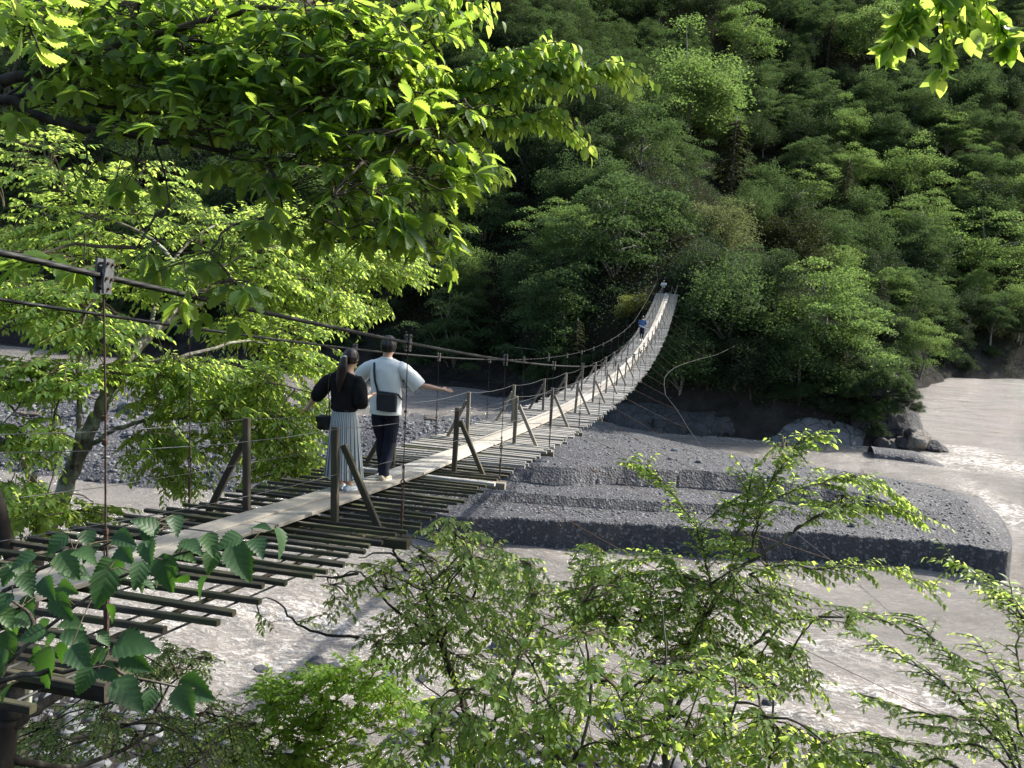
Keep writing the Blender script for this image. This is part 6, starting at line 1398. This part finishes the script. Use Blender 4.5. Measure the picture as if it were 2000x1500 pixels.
# ---- wands of pale leaves at the right edge
p = Plant('willow_shrub', 'loose shrub of long pale leafy wands rising at the right edge of the view', 'shrub', at(2050, 1750, 5.4), 'lance', 'shrub_leaf', 'bark', None, 111)
D = 5.4
for l in [[(2050, 1750), (1980, 1500), (1902, 1397), (1850, 1341), (1767, 1285), (1700, 1245), (1673, 1232)], [(2050, 1750), (1990, 1480), (1953, 1407), (1907, 1346), (1870, 1300), (1827, 1250), (1780, 1200)], [(1980, 1500), (1950, 1413), (1850, 1402), (1767, 1383), (1720, 1372), (1683, 1362)], [(2150, 1500), (2000, 1211), (1953, 1164), (1900, 1115), (1862, 1094)],
          [(2150, 1600), (2030, 1400), (1990, 1300), (1985, 1200), (1970, 1130)], [(2150, 1750), (1950, 1480), (1850, 1460), (1760, 1450), (1690, 1430)], [(2100, 1700), (2010, 1480), (1980, 1380), (1940, 1300), (1900, 1240)], [(2150, 1400), (2040, 1250), (1990, 1180), (1960, 1150)], [(2150, 1700), (2020, 1480), (1900, 1440), (1810, 1420)], [(2150, 1800), (1900, 1520), (1790, 1490), (1700, 1475)]]:
    out = p.limb_px([(a, b, D+.25*p.r.standard_normal()) for a, b in l], .012, .002, sub=6)
    for i in range(4, len(out)-1):
        dr = unit(out[i+1]-out[i])
        for q in (-1, 1):
            p.leaf_at(out[i]+(out[i+1]-out[i])*p.r.random(), dr*.7+unit(np.cross(dr, [0, 0, 1.]))*q*.8+np.array([0, 0, -.15])+.2*p.r.standard_normal(3), np.array([0, 0, 1.])+.45*p.r.standard_normal(3), .055+.03*p.r.random())
            if p.r.random() < .6: p.twig(out[i], dr*.9+unit(np.cross(dr, [0, 0, 1.]))*q*.7, .22, 9, .052, .2, .25, jit=.4)
NL['willow'] = p.finish()
# ---- the large-leaved shrub in front of the deck, leaf by leaf
p = Plant('viburnum_shrub', 'shrub with big toothed heart-shaped leaves in front of the near left deck', 'shrub', at(-40, 1500, 2.7), 'heart', 'big_leaf', 'bark', None, 121)
D = 2.7
for l in [[(-200, 2100), (-60, 1700), (-40, 1500), (0, 1330), (70, 1250), (180, 1160), (320, 1090), (430, 1065), (540, 1035)], [(0, 1330), (100, 1310), (200, 1300), (290, 1330), (380, 1345)], [(-60, 1480), (-20, 1200), (40, 1140), (120, 1090), (220, 1060), (330, 1030)], [(-60, 1300), (-40, 1150), (0, 1110)], [(70, 1250), (60, 1200), (20, 1170)]]:
    p.limb_px([(a, b, D) for a, b in l], .010, .003, sub=4)
z = lambda x, y: (x/2.5, 900+y/2.5)
# stalk (x, y) -> tip (x, y) in an enlarged view of the lower left of the photograph
for x0, y0, x1, y1 in [(525, 530, 480, 710), (800, 455, 820, 630), (1040, 430, 1020, 545), (1130, 405, 1215, 570), (1340, 320, 1390, 460), (1230, 330, 1310, 320), (1180, 370, 1100, 400), (690, 490, 665, 605), (290, 450, 370, 560), (330, 365, 250, 430), (740, 320, 730, 350), (845, 265, 860, 325), (420, 340, 430, 390),
                       (1010, 355, 1030, 420), (900, 400, 960, 430), (720, 385, 720, 450), (590, 420, 620, 470), (420, 560, 320, 540), (215, 570, 235, 640), (70, 500, 20, 580), (110, 550, 150, 640), (150, 650, 130, 770), (270, 650, 330, 770), (60, 650, 10, 700), (100, 740, 150, 800), (30, 830, 40, 980), (0, 720, 50, 800),
                       (250, 910, 200, 1100), (350, 905, 430, 1020), (450, 1010, 380, 1130), (560, 1070, 680, 1200), (740, 1110, 720, 1220), (870, 1100, 930, 1240), (880, 1070, 1020, 1160), (320, 820, 420, 900), (230, 840, 90, 860), (600, 930, 710, 1020), (560, 900, 740, 905), (300, 790, 390, 800), (290, 600, 350, 640), (560, 490, 470, 540),
                       (480, 400, 440, 440), (660, 420, 580, 450), (860, 440, 930, 470), (770, 350, 690, 300), (560, 360, 640, 400), (160, 560, 90, 520), (180, 460, 80, 500), (500, 1000, 550, 1060), (20, 920, 0, 1000), (1240, 380, 1260, 420), (950, 390, 900, 430), (370, 440, 450, 470), (620, 560, 520, 560)]:
    u0, v0 = z(x0, y0); u1, v1 = z(x1, y1); dj = p.r.uniform(-.25, .25); a = at(u0, v0, D+dj); b = at(u1, v1, D+dj-.03)
    L_ = np.linalg.norm(b-a); L_ = max(L_, .075); facing = -FX*.55+np.array([0, 0, .75])+.28*p.r.standard_normal(3)
    p.leaf_at(a, b-a, facing, L_*1.08); q = p.samples[int(np.argmin(np.linalg.norm(np.array(p.samples)-a, axis=1)))]
    if np.linalg.norm(q-a) < .35: p.tw.tube([q-p.o, (q+a)/2-p.o+np.array([0, 0, .01]), a-p.o], [.002, .0016, .0014], 4, cap=False)
for _ in range(46):
    u_, v_ = p.r.uniform(0, 430), p.r.uniform(1060, 1340)
    if u_ > 250 and v_ > 1150: continue
    a = at(u_, v_, D+.25+.3*p.r.random()); p.leaf_at(a, RX*p.r.uniform(-1, 1)-UX*p.r.uniform(.1, 1), -FX*.4+np.array([0, 0, .8])+.4*p.r.standard_normal(3), p.r.uniform(.06, .10))
NL['viburnum'] = p.finish()
print('leaves', NL)
